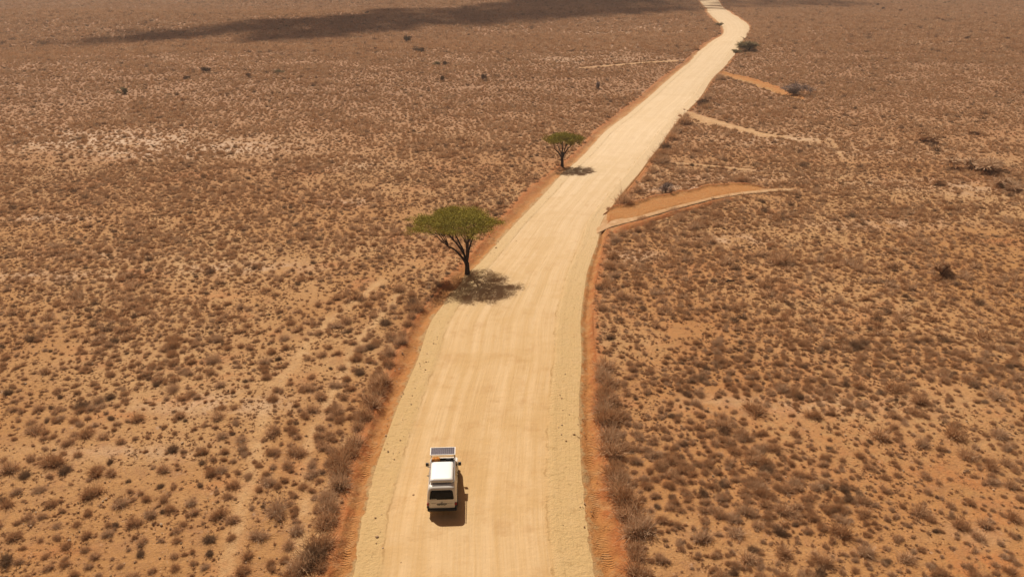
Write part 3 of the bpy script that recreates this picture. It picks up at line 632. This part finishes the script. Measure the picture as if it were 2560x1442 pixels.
def acacia(base, rad, ht, seed, nl, label, group=None, thick=.9, r0=.20, fork=.25, dens=1.0, leafm='leaf', lean=(0, 0), nt=70, leafs=.075, name='acacia_tree', squash=1.0):
    g = random.Random(seed); gn = np.random.default_rng(seed)
    root = empty(name, base); V = []; Fc = []
    cz = ht - thick * .8
    F0 = Vector((0, 0, ht * fork))
    tube(V, Fc, [Vector((0, 0, -.3)), Vector((.02, 0, ht * fork * .5)), F0], [r0 * 1.35, r0, r0 * .92], 9)
    tips = []
    for i in range(nt):      # sunflower spread over the disc
        rr = math.sqrt((i + .5) / nt); th = i * 2.39996 + g.uniform(-.2, .2)
        rr2 = rr * (1 + .10 * math.sin(3 * th + seed) + g.uniform(-.05, .05))
        tips.append(Vector((math.cos(th) * rad * .90 * rr2 + lean[0], math.sin(th) * rad * .90 * rr2 * squash + lean[1], cz + (1 - rr * rr) * thick * .55 + g.uniform(-.12, .12) * thick)))
    L = []
    for i in range(nl):
        th = i * 2 * math.pi / nl + g.uniform(-.3, .3) + seed; rr = rad * (.42 if i % 3 else .18)
        L.append(Vector((math.cos(th) * rr + lean[0] * .6, math.sin(th) * rr + lean[1] * .6, ht * .60 + g.uniform(-.08, .05) * ht)))
    for i, m in enumerate(L):
        c1 = F0 + Vector((m.x * .22, m.y * .22, (m.z - F0.z) * .55))
        if i % 2: c0 = F0 - Vector((0, 0, ht * fork * g.uniform(.1, .5)))
        else: c0 = F0
        pp = bez(c0, c1, m, 6, g, .04); rl = r0 * g.uniform(.50, .68)
        tube(V, Fc, pp, [rl * (1 - .5 * t / 6) for t in range(7)], 7)
    subs = {}
    for t in tips:
        j = min(range(nl), key=lambda q: (L[q].xy - t.xy * .55).length); subs.setdefault(j, []).append(t)
    ends = []
    for j, ts in subs.items():
        m = L[j]; gsz = 4; ts.sort(key=lambda t: math.atan2(t.y - m.y, t.x - m.x))
        for q in range(0, len(ts), gsz):
            gg = ts[q:q + gsz]; c = sum(gg, Vector()) / len(gg); n = m + (c - m) * .5; n.z = m.z + (c.z - m.z) * .62
            tube(V, Fc, bez(m, m + (n - m) * .5 + Vector((0, 0, .15)), n, 4, g, .05), [r0 * .30, r0 * .26, r0 * .22, r0 * .19, r0 * .16], 5)
            for t in gg:
                tube(V, Fc, bez(n, n + (t - n) * .5 + Vector((0, 0, .1)), t, 3, g, .06), [r0 * .15, r0 * .12, r0 * .09, r0 * .05], 4)
                for z in range(4):
                    e = t + Vector((g.gauss(0, .42), g.gauss(0, .42), g.uniform(-.05, .3))) * (rad / 4.2)
                    s_ = t + (n - t) * g.uniform(0, .5)
                    tube(V, Fc, [s_, (s_ + e) / 2 + Vector((0, 0, -.04)), e], [r0 * .06, r0 * .045, r0 * .03], 3); ends.append(e)
    mt = mesh_np('trunk', V, Fc, M['bark'])
    for p in mt.polygons: p.use_smooth = True
    ot = bpy.data.objects.new('trunk', mt); col.objects.link(ot); ot.parent = root
    # leaves: many small faces in flat sprays round the twig ends
    E_ = np.array([tuple(e) for e in ends]); n = int(95 * dens); c = np.repeat(E_, n, 0); N_ = len(c)
    sz = rad / 4.2
    off = gn.normal(0, 1, (N_, 3)) * (.30 * sz, .30 * sz, .13 * thick)
    c = c + off; kk = gn.random(N_) < .45 + .7 * vnoise(c[:, 0] * 2.2 / sz + 40, c[:, 1] * 2.2 / sz + 40) ; c = c[kk]; N_ = len(c)
    a = unit(gn.normal(0, 1, (N_, 3)) * (1, 1, .5)); b = unit(np.cross(a, gn.normal(0, 1, (N_, 3))))
    s = gn.uniform(.6, 1.3, (N_, 1)) * leafs
    Vl = np.stack([c - a * s, c + b * s * .45, c + a * s, c - b * s * .45], 1).reshape(-1, 3); Fl = np.arange(N_ * 4).reshape(-1, 4)
    ml = mesh_np('crown', Vl, Fl, M[leafm], np.repeat(gn.uniform(0, 1, N_), 4))
    ol = bpy.data.objects.new('crown', ml); col.objects.link(ol); ol.parent = root
    tag(root, label, 'tree', group); return root
t1 = at(1168, 684)
acacia(t1, 4.55, 6.4, 3, 6, 'large flat-topped green acacia on the red left verge, casting lacy shade on the road', 'acacias on the left verge', lean=(-1.0, .2), thick=.95, r0=.25, fork=.20, nt=90, leafs=.075, dens=1.35)
t2 = at(1405, 416)
acacia(t2, 3.2, 5.2, 8, 5, 'smaller flat-topped acacia with a dark forked trunk, farther up the left verge', 'acacias on the left verge', lean=(.3, 0), thick=1.2, r0=.24, fork=.26, nt=46, leafs=.085, dens=1.1)

def bush(px, py, wpx, hpx, mat, seed, label, name='thorn_bush', cat='bush', group=None, nb=420, wid=.03, trunk=False, lean=0):
    p = at(px, py); s = ppm(p); rad = wpx / s / 2; ht = hpx / s
    root = empty(name, p, 0); g = np.random.default_rng(seed)
    V = []; Fc = []; gg = random.Random(seed); tz = ht * (.3 if trunk else .05)
    for i in range(5 if not trunk else 4):
        th = gg.uniform(0, 6.28); rr = rad * .6; e = Vector((math.cos(th) * rr + lean * ht * .5, math.sin(th) * rr, tz + (ht - tz) * gg.uniform(.5, .8)))
        tube(V, Fc, [Vector((0, 0, -.1)), Vector((0, 0, tz)), (Vector((0, 0, tz)) + e) / 2 + Vector((0, 0, .1)), e], [ht * .035 + .02, ht * .03 + .015, ht * .02 + .01, .01], 5)
    mt = mesh_np('trunk', V, Fc, M['bark']); ot = bpy.data.objects.new('trunk' if trunk else 'stems', mt); col.objects.link(ot); ot.parent = root
    # crown: sprays of fine twigs in lumps
    nl = 9; lc = g.normal(0, .38, (nl, 3)) * (rad, rad, 0); lc[:, 2] = tz + (ht - tz) * g.uniform(.2, .62, nl); lc[:, 0] += lean * lc[:, 2]
    li = g.integers(0, nl, nb); d = unit(g.normal(0, 1, (nb, 3))); L = g.uniform(.3, 1, nb)[:, None]
    a = lc[li] + d * L * .25 * (rad, rad, ht * .4) * .9; b = a + d * L * (rad, rad, (ht - tz) * .62) * .42 + g.normal(0, .04, (nb, 3)) * rad
    b[:, 2] = np.clip(b[:, 2], .02, ht * 1.05); a[:, 2] = np.maximum(a[:, 2], .02)
    sv = unit(np.cross(d, g.normal(0, 1, (nb, 3)))) * wid * max(rad, .5)
    Vc = np.stack([a - sv, a + sv, b + sv * .6, b - sv * .6], 1).reshape(-1, 3)
    mc_ = mesh_np('crown', Vc, np.arange(nb * 4).reshape(-1, 4), M[mat], np.repeat(g.uniform(0, 1, nb), 4))
    oc_ = bpy.data.objects.new('crown', mc_); col.objects.link(oc_); oc_.parent = root
    tag(root, label, cat, group); return root
FAR = [(1018,109,24,22,'darkleaf','lone dark small tree with a bare stem, far off left of the road','small_tree',1,0),
 (517,181,24,17,'darkleaf','dark bush leaning left on the crest of the far left rise','thorn_bush',0,-.5),
 (312,235,26,19,'leafdull','greenish bush farthest left of the scattered far bushes','thorn_bush',0,0),
 (465,198,20,9,'darkleaf','low red-brown bush just left of and below the leaning dark bush','thorn_bush',0,0),
 (621,192,14,11,'darkleaf','tiny dark bush between the leaning bush and the wide pale-edged one on the far rise','thorn_bush',0,0),
 (700,182,22,9,'leafdull','low wide dull bush on the crest right of the tiny dark bush','thorn_bush',0,0),
 (1048,130,28,12,'darkleaf','low spreading dark bush just below the lone small tree','thorn_bush',0,.2),
 (1094,163,20,12,'leafdull','spiky olive bush touching a darker round one, below the lone small tree','thorn_bush',0,0),
 (1112,163,15,12,'darkleaf','dark round bush touching the spiky olive one on its right','thorn_bush',0,0),
 (1107,203,13,16,'darkleaf','small reddish upright bush left of the taller reddish one','thorn_bush',0,-.2),
 (1208,201,20,20,'darkleaf','taller reddish-brown bush standing alone left of the road in the distance','thorn_bush',0,0),
 (918,35,9,8,'darkleaf','tiny dark bush on the sunlit edge above the cloud shadow band','thorn_bush',0,0),
 (938,126,9,9,'darkleaf','tiny upright bush on the pale soil left of the lone small tree','thorn_bush',0,0),
 (594,88,9,7,'darkleaf','tiny dark bush inside the left end of the cloud shadow','thorn_bush',0,0),
 (1172,91,9,8,'darkleaf','tiny bush left of the road between two pale streaks in the distance','thorn_bush',0,0),
 (1872,128,62,30,'leafdull','wide low green acacia bush at the right road edge just before the far bend','thorn_bush',0,-.25),
 (1840,132,26,9,'leafdull','small flat green bush at the road edge left of the wide low acacia bush','thorn_bush',0,0),
 (1798,68,18,13,'leafdull','small green bush on the inside of the far road bend','thorn_bush',0,.2),
 (1986,238,62,36,'greytwig','grey leafless bush at the far end of the orange side cut','thorn_bush',0,0),
 (1495,222,12,24,'greytwig','thin upright bare bush in the scrub left of the road','thorn_bush',0,0),
 (1664,482,40,32,'greytwig','bare spreading branches on the upper edge of the broad orange cut','thorn_bush',0,0),
 (2352,688,60,44,'twig','pale spiky grey-brown bush alone on the right plain','thorn_bush',0,0),
 (2312,352,70,30,'twig','broad dull brown bush cluster on the far right plain','thorn_bush',0,0),
 (2440,336,34,12,'twig','low bush right of and above the broad dull brown cluster','thorn_bush',0,0),
 (2440,425,110,38,'twig','largest dull scrub mound near the right frame edge','thorn_bush',0,0),
 (2510,470,80,30,'twig','dull scrub mound below and right of the largest one','thorn_bush',0,0),
 (2351,462,36,16,'twig','small bush left of the dull scrub mounds','thorn_bush',0,0),
 (1757,266,40,20,'darkleaf','dark bush on the road edge just above the pale sandy side track','thorn_bush',0,0),
 (2417,99,12,9,'darkleaf','dark bush alone near the thin white line in the far right','thorn_bush',0,0)]
for i, (px, py, wp, hp, mt_, lb, nm, tr, ln) in enumerate(FAR):
    big_ = wp > 28
    bush(px, py, wp, hp, mt_, 900 + i, lb, nm, 'tree' if nm == 'small_tree' else 'bush', 'scattered far bushes' if nm != 'small_tree' else None,
         nb=1500 if big_ and mt_ != 'greytwig' else (520 if mt_ != 'greytwig' else 700), wid=.022 if big_ else .05, trunk=bool(tr), lean=ln)
for i, (px, py, wp) in enumerate([(2193,15,9),(2207,24,9),(2362,10,8),(2372,9,8),(2221,57,8),(2262,67,9),(2345,52,10),(2357,54,10),(2368,53,8),(2465,36,8),(2162,4,8),(2517,100,11),(2536,36,7),(2301,18,6),(2251,29,9),(2241,22,7)]):
    bush(px, py, wp, wp * .8, 'darkleaf', 1200 + i, 'tiny dark bush among the sprinkle on the far plain at the upper right', 'thorn_bush', 'bush', 'tiny bushes sprinkled at the upper right', nb=260, wid=.07)
# fallen dead log on the right plain
lp = at(1826, 705); Vv = []; Ff = []
tube(Vv, Ff, [(-.45, 0, .10), (-.1, .03, .13), (.2, 0, .12), (.42, -.05, .09)], [.07, .10, .09, .05], 7)
tube(Vv, Ff, [(-.1, .03, .15), (-.4, .15, .3), (-.75, .2, .28)], [.05, .03, .012], 5); tube(Vv, Ff, [(.2, 0, .12), (.45, .2, .22)], [.04, .015], 5)
ol = bpy.data.objects.new('fallen_log', mesh_np('fallen_log', Vv, Ff, M['bark'])); col.objects.link(ol); ol.location = lp; ol.scale = (1.1, 1.1, 1.1)
tag(ol, 'small dark fallen log lying in the scrub on the right plain', 'log')
# ------------------------------------------------------------------ dusty air
bm = bmesh.new(); bmesh.ops.create_cube(bm, size=1); me = bpy.data.meshes.new('haze'); bm.to_mesh(me); bm.free()
hz = bpy.data.objects.new('haze', me); col.objects.link(hz); hz.scale = (34000, 17000, 60); hz.location = (0, 8000, 15)
mh = bpy.data.materials.new('dusty_air'); mh.use_nodes = True; hn = mh.node_tree; hn.nodes.clear()
pv = hn.nodes.new('ShaderNodeVolumePrincipled'); pv.inputs['Color'].default_value = (.82, .76, .72, 1); pv.inputs['Density'].default_value = .00032; pv.inputs['Anisotropy'].default_value = .2
ho = hn.nodes.new('ShaderNodeOutputMaterial'); hn.links.new(pv.outputs[0], ho.inputs['Volume']); me.materials.append(mh)
tag(hz, 'thin dusty air that dulls the far plain', 'haze', kind='stuff')
# ------------------------------------------------------------------ the van
M['white'] = mat_simple('white_paint', (.80, .77, .73), .35, 0, .5, .06, 2)
M['box'] = mat_simple('white_box', (.86, .86, .86), .4, 0, .5)
M['glass'] = mat_simple('dark_glass', (.006, .006, .007), .12, 0, .25)
M['brownglass'] = mat_simple('tinted_side_glass', (.02, .015, .012), .04, 0, .9)
M['black'] = mat_simple('black_plastic', (.02, .02, .022), .55)
M['rubber'] = mat_simple('rubber', (.018, .017, .016), .85)
M['metal'] = mat_simple('metal_rail', (.45, .45, .46), .3, .9)
M['rim'] = mat_simple('steel_rim', (.4, .4, .42), .4, .7)
M['redlight'] = mat_simple('red_lens', (.30, .015, .012), .25)
M['clear'] = mat_simple('clear_lens', (.6, .62, .65), .1, .3)
M['seam'] = mat_simple('panel_gap', (.10, .085, .075), .8)
M['grey'] = mat_simple('roof_recess_shade', (.52, .53, .56), .5)  # painted shade of the rear roof recess
M['orange'] = mat_simple('orange_bag_cloth', (.62, .24, .03), .7, 0, .3, .5, 9)
M['plate'] = mat_simple('plate_white', (.75, .73, .68), .5)
m, n, b = newmat('solar_cells'); t = NT(n); tc = t.node('ShaderNodeTexCoord').outputs['Object']
br = t.node('ShaderNodeTexBrick', offset=0.0); t.link(tc, br.inputs['Vector'])
for k_, v_ in (('Scale', 1.0), ('Mortar Size', .006), ('Brick Width', .125), ('Row Height', .125), ('Bias', 0)): br.inputs[k_].default_value = v_
br.inputs['Color1'].default_value = (.05, .05, .075, 1); br.inputs['Color2'].default_value = (.065, .06, .09, 1); br.inputs['Mortar'].default_value = (.36, .36, .40, 1)
t.link(br.outputs[0], b.inputs['Base Color']); b.inputs['Roughness'].default_value = .2; b.inputs['Specular IOR Level'].default_value = .5
M['cells'] = m
def part(name, bm, mat, parent, smooth=False, bevel=0):
    me = bpy.data.meshes.new(name)
    if bevel: bmesh.ops.bevel(bm, geom=list(bm.edges), offset=bevel, segments=2, affect='EDGES', clamp_overlap=True)
    bmesh.ops.recalc_face_normals(bm, faces=bm.faces); bm.to_mesh(me); bm.free()
    if smooth:
        for p in me.polygons: p.use_smooth = True
    me.materials.append(M[mat]); o = bpy.data.objects.new(name, me); col.objects.link(o); o.parent = parent; return o
def box(bm, c, s, rot=None):
    mt = Matrix.Translation(c) @ (rot.to_4x4() if rot else Matrix.Identity(4)) @ Matrix.Diagonal((*s, 1))
    bmesh.ops.create_cube(bm, size=1, matrix=mt)
def rod(bm, a, b, r, k=8):
    a, b = Vector(a), Vector(b); d = b - a
    bmesh.ops.create_cone(bm, cap_ends=True, segments=k, radius1=r, radius2=r, depth=d.length, matrix=Matrix.Translation((a + b) / 2) @ d.to_track_quat('Z', 'Y').to_matrix().to_4x4())
def NB(): return bmesh.new()
vp = at(1106, 1289); yaw = R(2.8)
fwd = Vector((-math.sin(yaw), math.cos(yaw), 0)); vc = vp + fwd * 2.38; vc.z = float(H(vc.x, vc.y)) + .085
van = empty('camper_van', vc, yaw)
tag(van, 'white camper van with a roof box and a solar panel driving up the dirt road', 'van')
# body rings: z, rear y, front y, half width, corner radius
RG = [(.30,-2.30,2.28,.86,.16),(.45,-2.36,2.36,.905,.2),(.70,-2.38,2.38,.92,.22),(.92,-2.375,2.33,.92,.22),(1.00,-2.365,2.20,.918,.24),(1.08,-2.35,1.92,.912,.24),(1.16,-2.335,1.58,.905,.22),
      (1.35,-2.29,1.36,.885,.2),(1.60,-2.225,1.06,.85,.2),(1.76,-2.175,.86,.82,.2),(1.86,-2.12,.72,.785,.22),(1.92,-2.02,.58,.72,.24),(1.945,-1.85,.42,.60,.22),(1.955,-1.4,.1,.30,.12)]
def ring(z, yr, yf, hw, r, k=6):
    o = []
    for cx_, cy_, a0 in ((hw - r, yf - r, 0), (-hw + r, yf - r, 90), (-hw + r, yr + r, 180), (hw - r, yr + r, 270)):
        for i in range(k + 1):
            a = R(a0 + 90 * i / k); o.append((cx_ + r * math.cos(a), cy_ + r * math.sin(a), z))
    return o
def dims(z):
    zs = [q[0] for q in RG]; return [float(np.interp(z, zs, [q[j] for q in RG])) for j in (1, 2, 3, 4)]
bm = NB(); rs = []
zz = [q[0] for q in RG]; zfine = sorted(set(zz + [(a + b_) / 2 for a, b_ in zip(zz, zz[1:])]))
for z in zfine:
    yr, yf, hw, r = dims(z); rs.append([bm.verts.new(v) for v in ring(z, yr, yf, hw, r)])
for a, b_ in zip(rs, rs[1:]):
    for i in range(len(a)): bm.faces.new((a[i], a[(i + 1) % len(a)], b_[(i + 1) % len(a)], b_[i]))
bm.faces.new(rs[-1]); bm.faces.new(rs[0][::-1])
body = part('body', bm, 'white', van, True)
def sidequad(y0, y1, z0, z1, sx, name, mat, off=.005, y0t=None, y1t=None, thick=.004, n=5):
    """panel lying on the tumblehome side"""
    bm = NB(); V = []
    for j in range(n):
        t = j / (n - 1); z = z0 + (z1 - z0) * t; hw = dims(z)[2]
        ya = y0 + ((y0t if y0t is not None else y0) - y0) * t; yb = y1 + ((y1t if y1t is not None else y1) - y1) * t
        V.append([bm.verts.new((sx * (hw + off), ya, z)), bm.verts.new((sx * (hw + off), yb, z))])
    for a, b_ in zip(V, V[1:]): bm.faces.new((a[0], a[1], b_[1], b_[0]))
    bmesh.ops.solidify(bm, geom=list(bm.faces), thickness=thick)
    return part(name, bm, mat, van)
def rearpanel(x0, x1, z0, z1, name, mat, off=.006, x0t=None, x1t=None, rc=.06, n=9, parent=None):
    bm = NB(); V = []
    for j in range(n):
        t = j / (n - 1); z = z0 + (z1 - z0) * t; yr = dims(z)[0]; e = min(t, 1 - t) * (z1 - z0)
        ins = rc - math.sqrt(max(0, rc * rc - max(0, rc - e) ** 2)) if rc else 0
        xa = x0 + ((x0t if x0t is not None else x0) - x0) * t + ins; xb = x1 + ((x1t if x1t is not None else x1) - x1) * t - ins
        V.append([bm.verts.new((xa, yr - off, z)), bm.verts.new((xb, yr - off, z))])
    for a, b_ in zip(V, V[1:]): bm.faces.new((a[0], a[1], b_[1], b_[0]))
    bmesh.ops.solidify(bm, geom=list(bm.faces), thickness=.003)
    return part(name, bm, mat, parent or van)
rw = rearpanel(-.76, .76, 1.155, 1.74, 'rear_window', 'glass', .008, -.67, .67, .09, 13)
rearpanel(-.68, -.30, 1.165, 1.225, 'sticker', 'white', .016, rc=0, n=3, parent=rw)
# tailgate seams, emblem, plate, lights, bumper
bm = NB(); box(bm, (-.52, -2.385, .905), (.30, .008, .010)); box(bm, (.50, -2.385, .905), (.34, .008, .010)); part('trim_line', bm, 'seam', van)
bm = NB()
for k_ in range(24):
    a = 2 * math.pi * k_ / 24; b2 = 2 * math.pi * (k_ + 1) / 24
    rod(bm, (.055 * math.cos(a), -2.385, .965 + .055 * math.sin(a)), (.055 * math.cos(b2), -2.385, .965 + .055 * math.sin(b2)), .007, 5)
for p_, q_ in (((-.03, .045), (0, .005)), ((.03, .045), (0, .005)), ((-.045, .02), (-.02, -.042)), ((-.02, -.042), (0, -.005)), ((0, -.005), (.02, -.042)), ((.02, -.042), (.045, .02))):
    rod(bm, (p_[0], -2.388, .965 + p_[1]), (q_[0], -2.388, .965 + q_[1]), .006, 5)
part('emblem', bm, 'metal', van)
bm = NB(); box(bm, (0.0, -2.39, .865), (.64, .03, .055)); part('plate_light', bm, 'black', van, bevel=.008)
bm = NB(); box(bm, (-.02, -2.388, .775), (.52, .012, .115)); pl = part('licence_plate', bm, 'plate', van)
cu = bpy.data.curves.new('plate_text', 'FONT'); cu.body = 'B·SF 471W'; cu.size = .115; cu.align_x = 'CENTER'; cu.align_y = 'CENTER'; cu.extrude = .002; cu.offset = .002
tmp = bpy.data.objects.new('plate_text', cu); col.objects.link(tmp); dg = bpy.context.evaluated_depsgraph_get(); tme = bpy.data.meshes.new_from_object(tmp.evaluated_get(dg)); bpy.data.objects.remove(tmp)
to = bpy.data.objects.new('plate_text', tme); tme.materials.clear(); tme.materials.append(M['black']); col.objects.link(to); to.parent = pl; to.location = (-.02, -2.398, .775); to.rotation_euler = (R(90), 0, 0); to.scale = (.95, 1, 1)
for s in (-1, 1):
    bm = NB(); box(bm, (s * .845, -2.325, .82), (.165, .13, .20)); part('tail_light', bm, 'redlight', van, bevel=.03)
    bm = NB(); box(bm, (s * .865, -2.31, .62), (.14, .16, .19)); part('bumper_corner', bm, 'black', van, bevel=.03)
bm = NB(); box(bm, (0, -2.37, .44), (1.80, .20, .20)); part('rear_bumper', bm, 'black', van, bevel=.04)
bm = NB(); box(bm, (0, 2.36, .46), (1.80, .20, .24)); part('front_bumper', bm, 'black', van, bevel=.04)
bm = NB(); box(bm, (0, 2.375, .80), (1.0, .05, .16)); part('grille', bm, 'black', van, bevel=.015)
for s in (-1, 1):
    bm = NB(); box(bm, (s * .68, 2.335, .80), (.32, .09, .17)); part('headlight', bm, 'clear', van, bevel=.03)
# windscreen
bm = NB(); V = []
for j in range(7):
    t = j / 6; z = 1.20 + .60 * t; yf = dims(z)[1]; hx = .80 - .10 * t
    V.append([bm.verts.new((x_, yf + .012 - .03 * (x_ / .8) ** 2 * 0, z + .006)) for x_ in (-hx + .08, 0, hx - .08)])
for a, b_ in zip(V, V[1:]):
    for i in range(2): bm.faces.new((a[i], a[i + 1], b_[i + 1], b_[i]))
part('windscreen', bm, 'glass', van)
# side windows, doors
for s in (-1, 1):
    sidequad(.42, 1.30, 1.20, 1.70, s, 'side_window', 'glass', .006, .44, .80)
    sidequad(-.62, .22, 1.20, 1.68, s, 'side_window', 'brownglass', .006, -.58, .22)
    bm = NB(); box(bm, (s * .926, .52, 1.02), (.03, .16, .035)); box(bm, (s * .926, .20, 1.02), (.03, .14, .035)); part('door_handle', bm, 'black', van)
    bm = NB()
    for y_ in (.36, 1.36, -.72): box(bm, (s * .917, y_, .80), (.012, .010, .64))
    box(bm, (s * .921, -1.25, 1.06), (.012, 1.1, .012)); part('door_seam', bm, 'seam', van)
    bm = NB(); box(bm, (s * .918, -.05, .50), (.02, 2.2, .08)); part('side_trim', bm, 'black', van)
    bm = NB(); rod(bm, (s * .88, 1.16, 1.18), (s * 1.0, 1.14, 1.22), .018); box(bm, (s * 1.06, 1.12, 1.26), (.20, .10, .24)); part('side_mirror', bm, 'black', van, bevel=.02)
for s in (-1, 1):
    for y_ in (-1.42, 1.48):
        bm = NB(); bmesh.ops.create_cone(bm, cap_ends=True, segments=28, radius1=.41, radius2=.41, depth=.02, matrix=Matrix.Translation((s * .914, y_, .36)) @ Matrix.Rotation(R(90), 4, 'Y'))
        bmesh.ops.bisect_plane(bm, geom=list(bm.verts) + list(bm.edges) + list(bm.faces), plane_co=(0, 0, .26), plane_no=(0, 0, -1), clear_outer=True)
        part('wheel_arch', bm, 'black', van)
        wh = empty('wheel', (0, 0, 0)); wh.parent = van; wh.location = (s * .83, y_, .32)
        bm = NB(); V = []
        prof = [(-.11, .20), (-.11, .29), (-.085, .325), (.085, .325), (.11, .29), (.11, .20)]
        for k_ in range(28):
            a = 2 * math.pi * k_ / 28; V.append([bm.verts.new((x_, r_ * math.cos(a), r_ * math.sin(a))) for x_, r_ in prof])
        for i in range(28):
            for j in range(len(prof)): bm.faces.new((V[i][j], V[(i + 1) % 28][j], V[(i + 1) % 28][(j + 1) % 6], V[i][(j + 1) % 6]))
        part('tyre', bm, 'rubber', wh, True)
        bm = NB(); bmesh.ops.create_cone(bm, cap_ends=True, segments=24, radius1=.20, radius2=.20, depth=.19, matrix=Matrix.Rotation(R(90), 4, 'Y')); bmesh.ops.create_cone(bm, cap_ends=True, segments=16, radius1=.07, radius2=.05, depth=.04, matrix=Matrix.Translation((s * .11, 0, 0)) @ Matrix.Rotation(R(90), 4, 'Y')); part('rim', bm, 'rim', wh)
# rain gutters, grey strip for the recess at the roof's rear, shade painted in
bm = NB(); box(bm, (0, -1.82, 1.958), (1.16, .34, .016)); part('roof_shade_strip', bm, 'grey', van, bevel=.006)
# roof box (hard-shell roof tent), rounded
bm = NB(); y0b, y1b, hwb = -1.84, .10, .71; L_ = []
for z, ins, r in ((2.03, .03, .10), (2.06, 0, .12), (2.14, .005, .13), (2.20, .03, .15), (2.245, .08, .16), (2.262, .16, .14), (2.27, .30, .1)):
    L_.append([bm.verts.new(v) for v in ring(z, y0b + ins * 1.2, y1b - ins, hwb - ins, r)])
for a, b_ in zip(L_, L_[1:]):
    for i in range(len(a)): bm.faces.new((a[i], a[(i + 1) % len(a)], b_[(i + 1) % len(a)], b_[i]))
bm.faces.new(L_[-1]); bm.faces.new(L_[0][::-1]); rb = part('roof_box', bm, 'box', van, True)
bm = NB(); box(bm, (-.28, -1.815, 2.07), (.03, .03, .07)); box(bm, (.28, -1.815, 2.07), (.03, .03, .07)); part('latch', bm, 'black', rb)
# roof rack: rails, crossbars, feet, front basket
bm = NB()
for s in (-1, 1):
    rod(bm, (s * .76, -1.75, 2.0), (s * .76, .95, 2.02), .018)
    for y_ in (-1.7, -.8, .0, .62): rod(bm, (s * .76, y_, 1.86), (s * .76, y_, 2.01), .016)
for y_ in (-1.7, -.8, .05, .5, .92): rod(bm, (-.76, y_, 2.0), (.76, y_, 2.0), .016)
rod(bm, (.80, -1.72, 2.1), (.80, .7, 2.16), .022); rod(bm, (.80, -1.72, 2.02), (.80, -1.72, 2.1), .016); rod(bm, (.80, .7, 2.02), (.80, .7, 2.16), .016)
for s in (-1, 1):
    rod(bm, (s * .76, .62, 2.02), (s * .72, .66, 2.30), .016); rod(bm, (s * .76, .95, 2.02), (s * .72, 1.22, 2.30), .016)
part('roof_rack', bm, 'metal', van)
bm = NB(); box(bm, (0, .42, 2.0), (1.44, .62, .03)); box(bm, (0, .12, 2.05), (1.40, .03, .10)); part('rack_basket', bm, 'black', van)
for y_ in (-.15, -1.05):
    bm = NB(); box(bm, (-.86, y_, 2.0), (.16, .05, .03)); part('awning_bracket', bm, 'black', van)
# solar panel
sp = empty('solar_panel', (0, 0, 0)); sp.parent = van; sp.location = (0.0, .99, 2.36); sp.rotation_euler = (R(3), 0, 0)
bm = NB(); box(bm, (0, 0, 0), (1.52, .70, .012)); part('cells', bm, 'cells', sp)
bm = NB()
for s in (-1, 1): box(bm, (0, s * .365, .004), (1.62, .035, .04)); box(bm, (s * .79, 0, .004), (.04, .695, .038))
part('frame', bm, 'box', sp)
# orange bag lying in the rack's basket
bm = NB()
bmesh.ops.create_uvsphere(bm, u_segments=20, v_segments=12, radius=1)
for v in bm.verts:
    for k_, q_ in enumerate((.27, .15, .12)): v.co[k_] = math.copysign(abs(v.co[k_]) ** .6, v.co[k_]) * q_
    v.co *= 1 + .06 * math.sin(v.co.x * 40) * math.cos(v.co.y * 30)
box(bm, (-.1, 0, .005), (.03, .315, .25)); box(bm, (.1, 0, .005), (.03, .315, .25))
bag = part('cargo_bag', bm, 'orange', None, True); bag.location = van.matrix_world @ Vector((0, 0, 0))
bag.matrix_world = Matrix.Translation(vc) @ Matrix.Rotation(yaw, 4, 'Z') @ Matrix.Translation((-.42, .42, 2.14))
tag(bag, 'orange strapped bag lying in the roof basket of the van behind the solar panel', 'bag')
bm = NB(); rod(bm, (-.14, 0, 0), (.14, 0, 0), .085, 16)
gas = part('water_can', bm, 'black', None, False, .02); gas.matrix_world = Matrix.Translation(vc) @ Matrix.Rotation(yaw, 4, 'Z') @ Matrix.Translation((.38, .45, 2.105))
tag(gas, 'dark rounded canister lying beside the orange bag in the roof basket', 'canister')
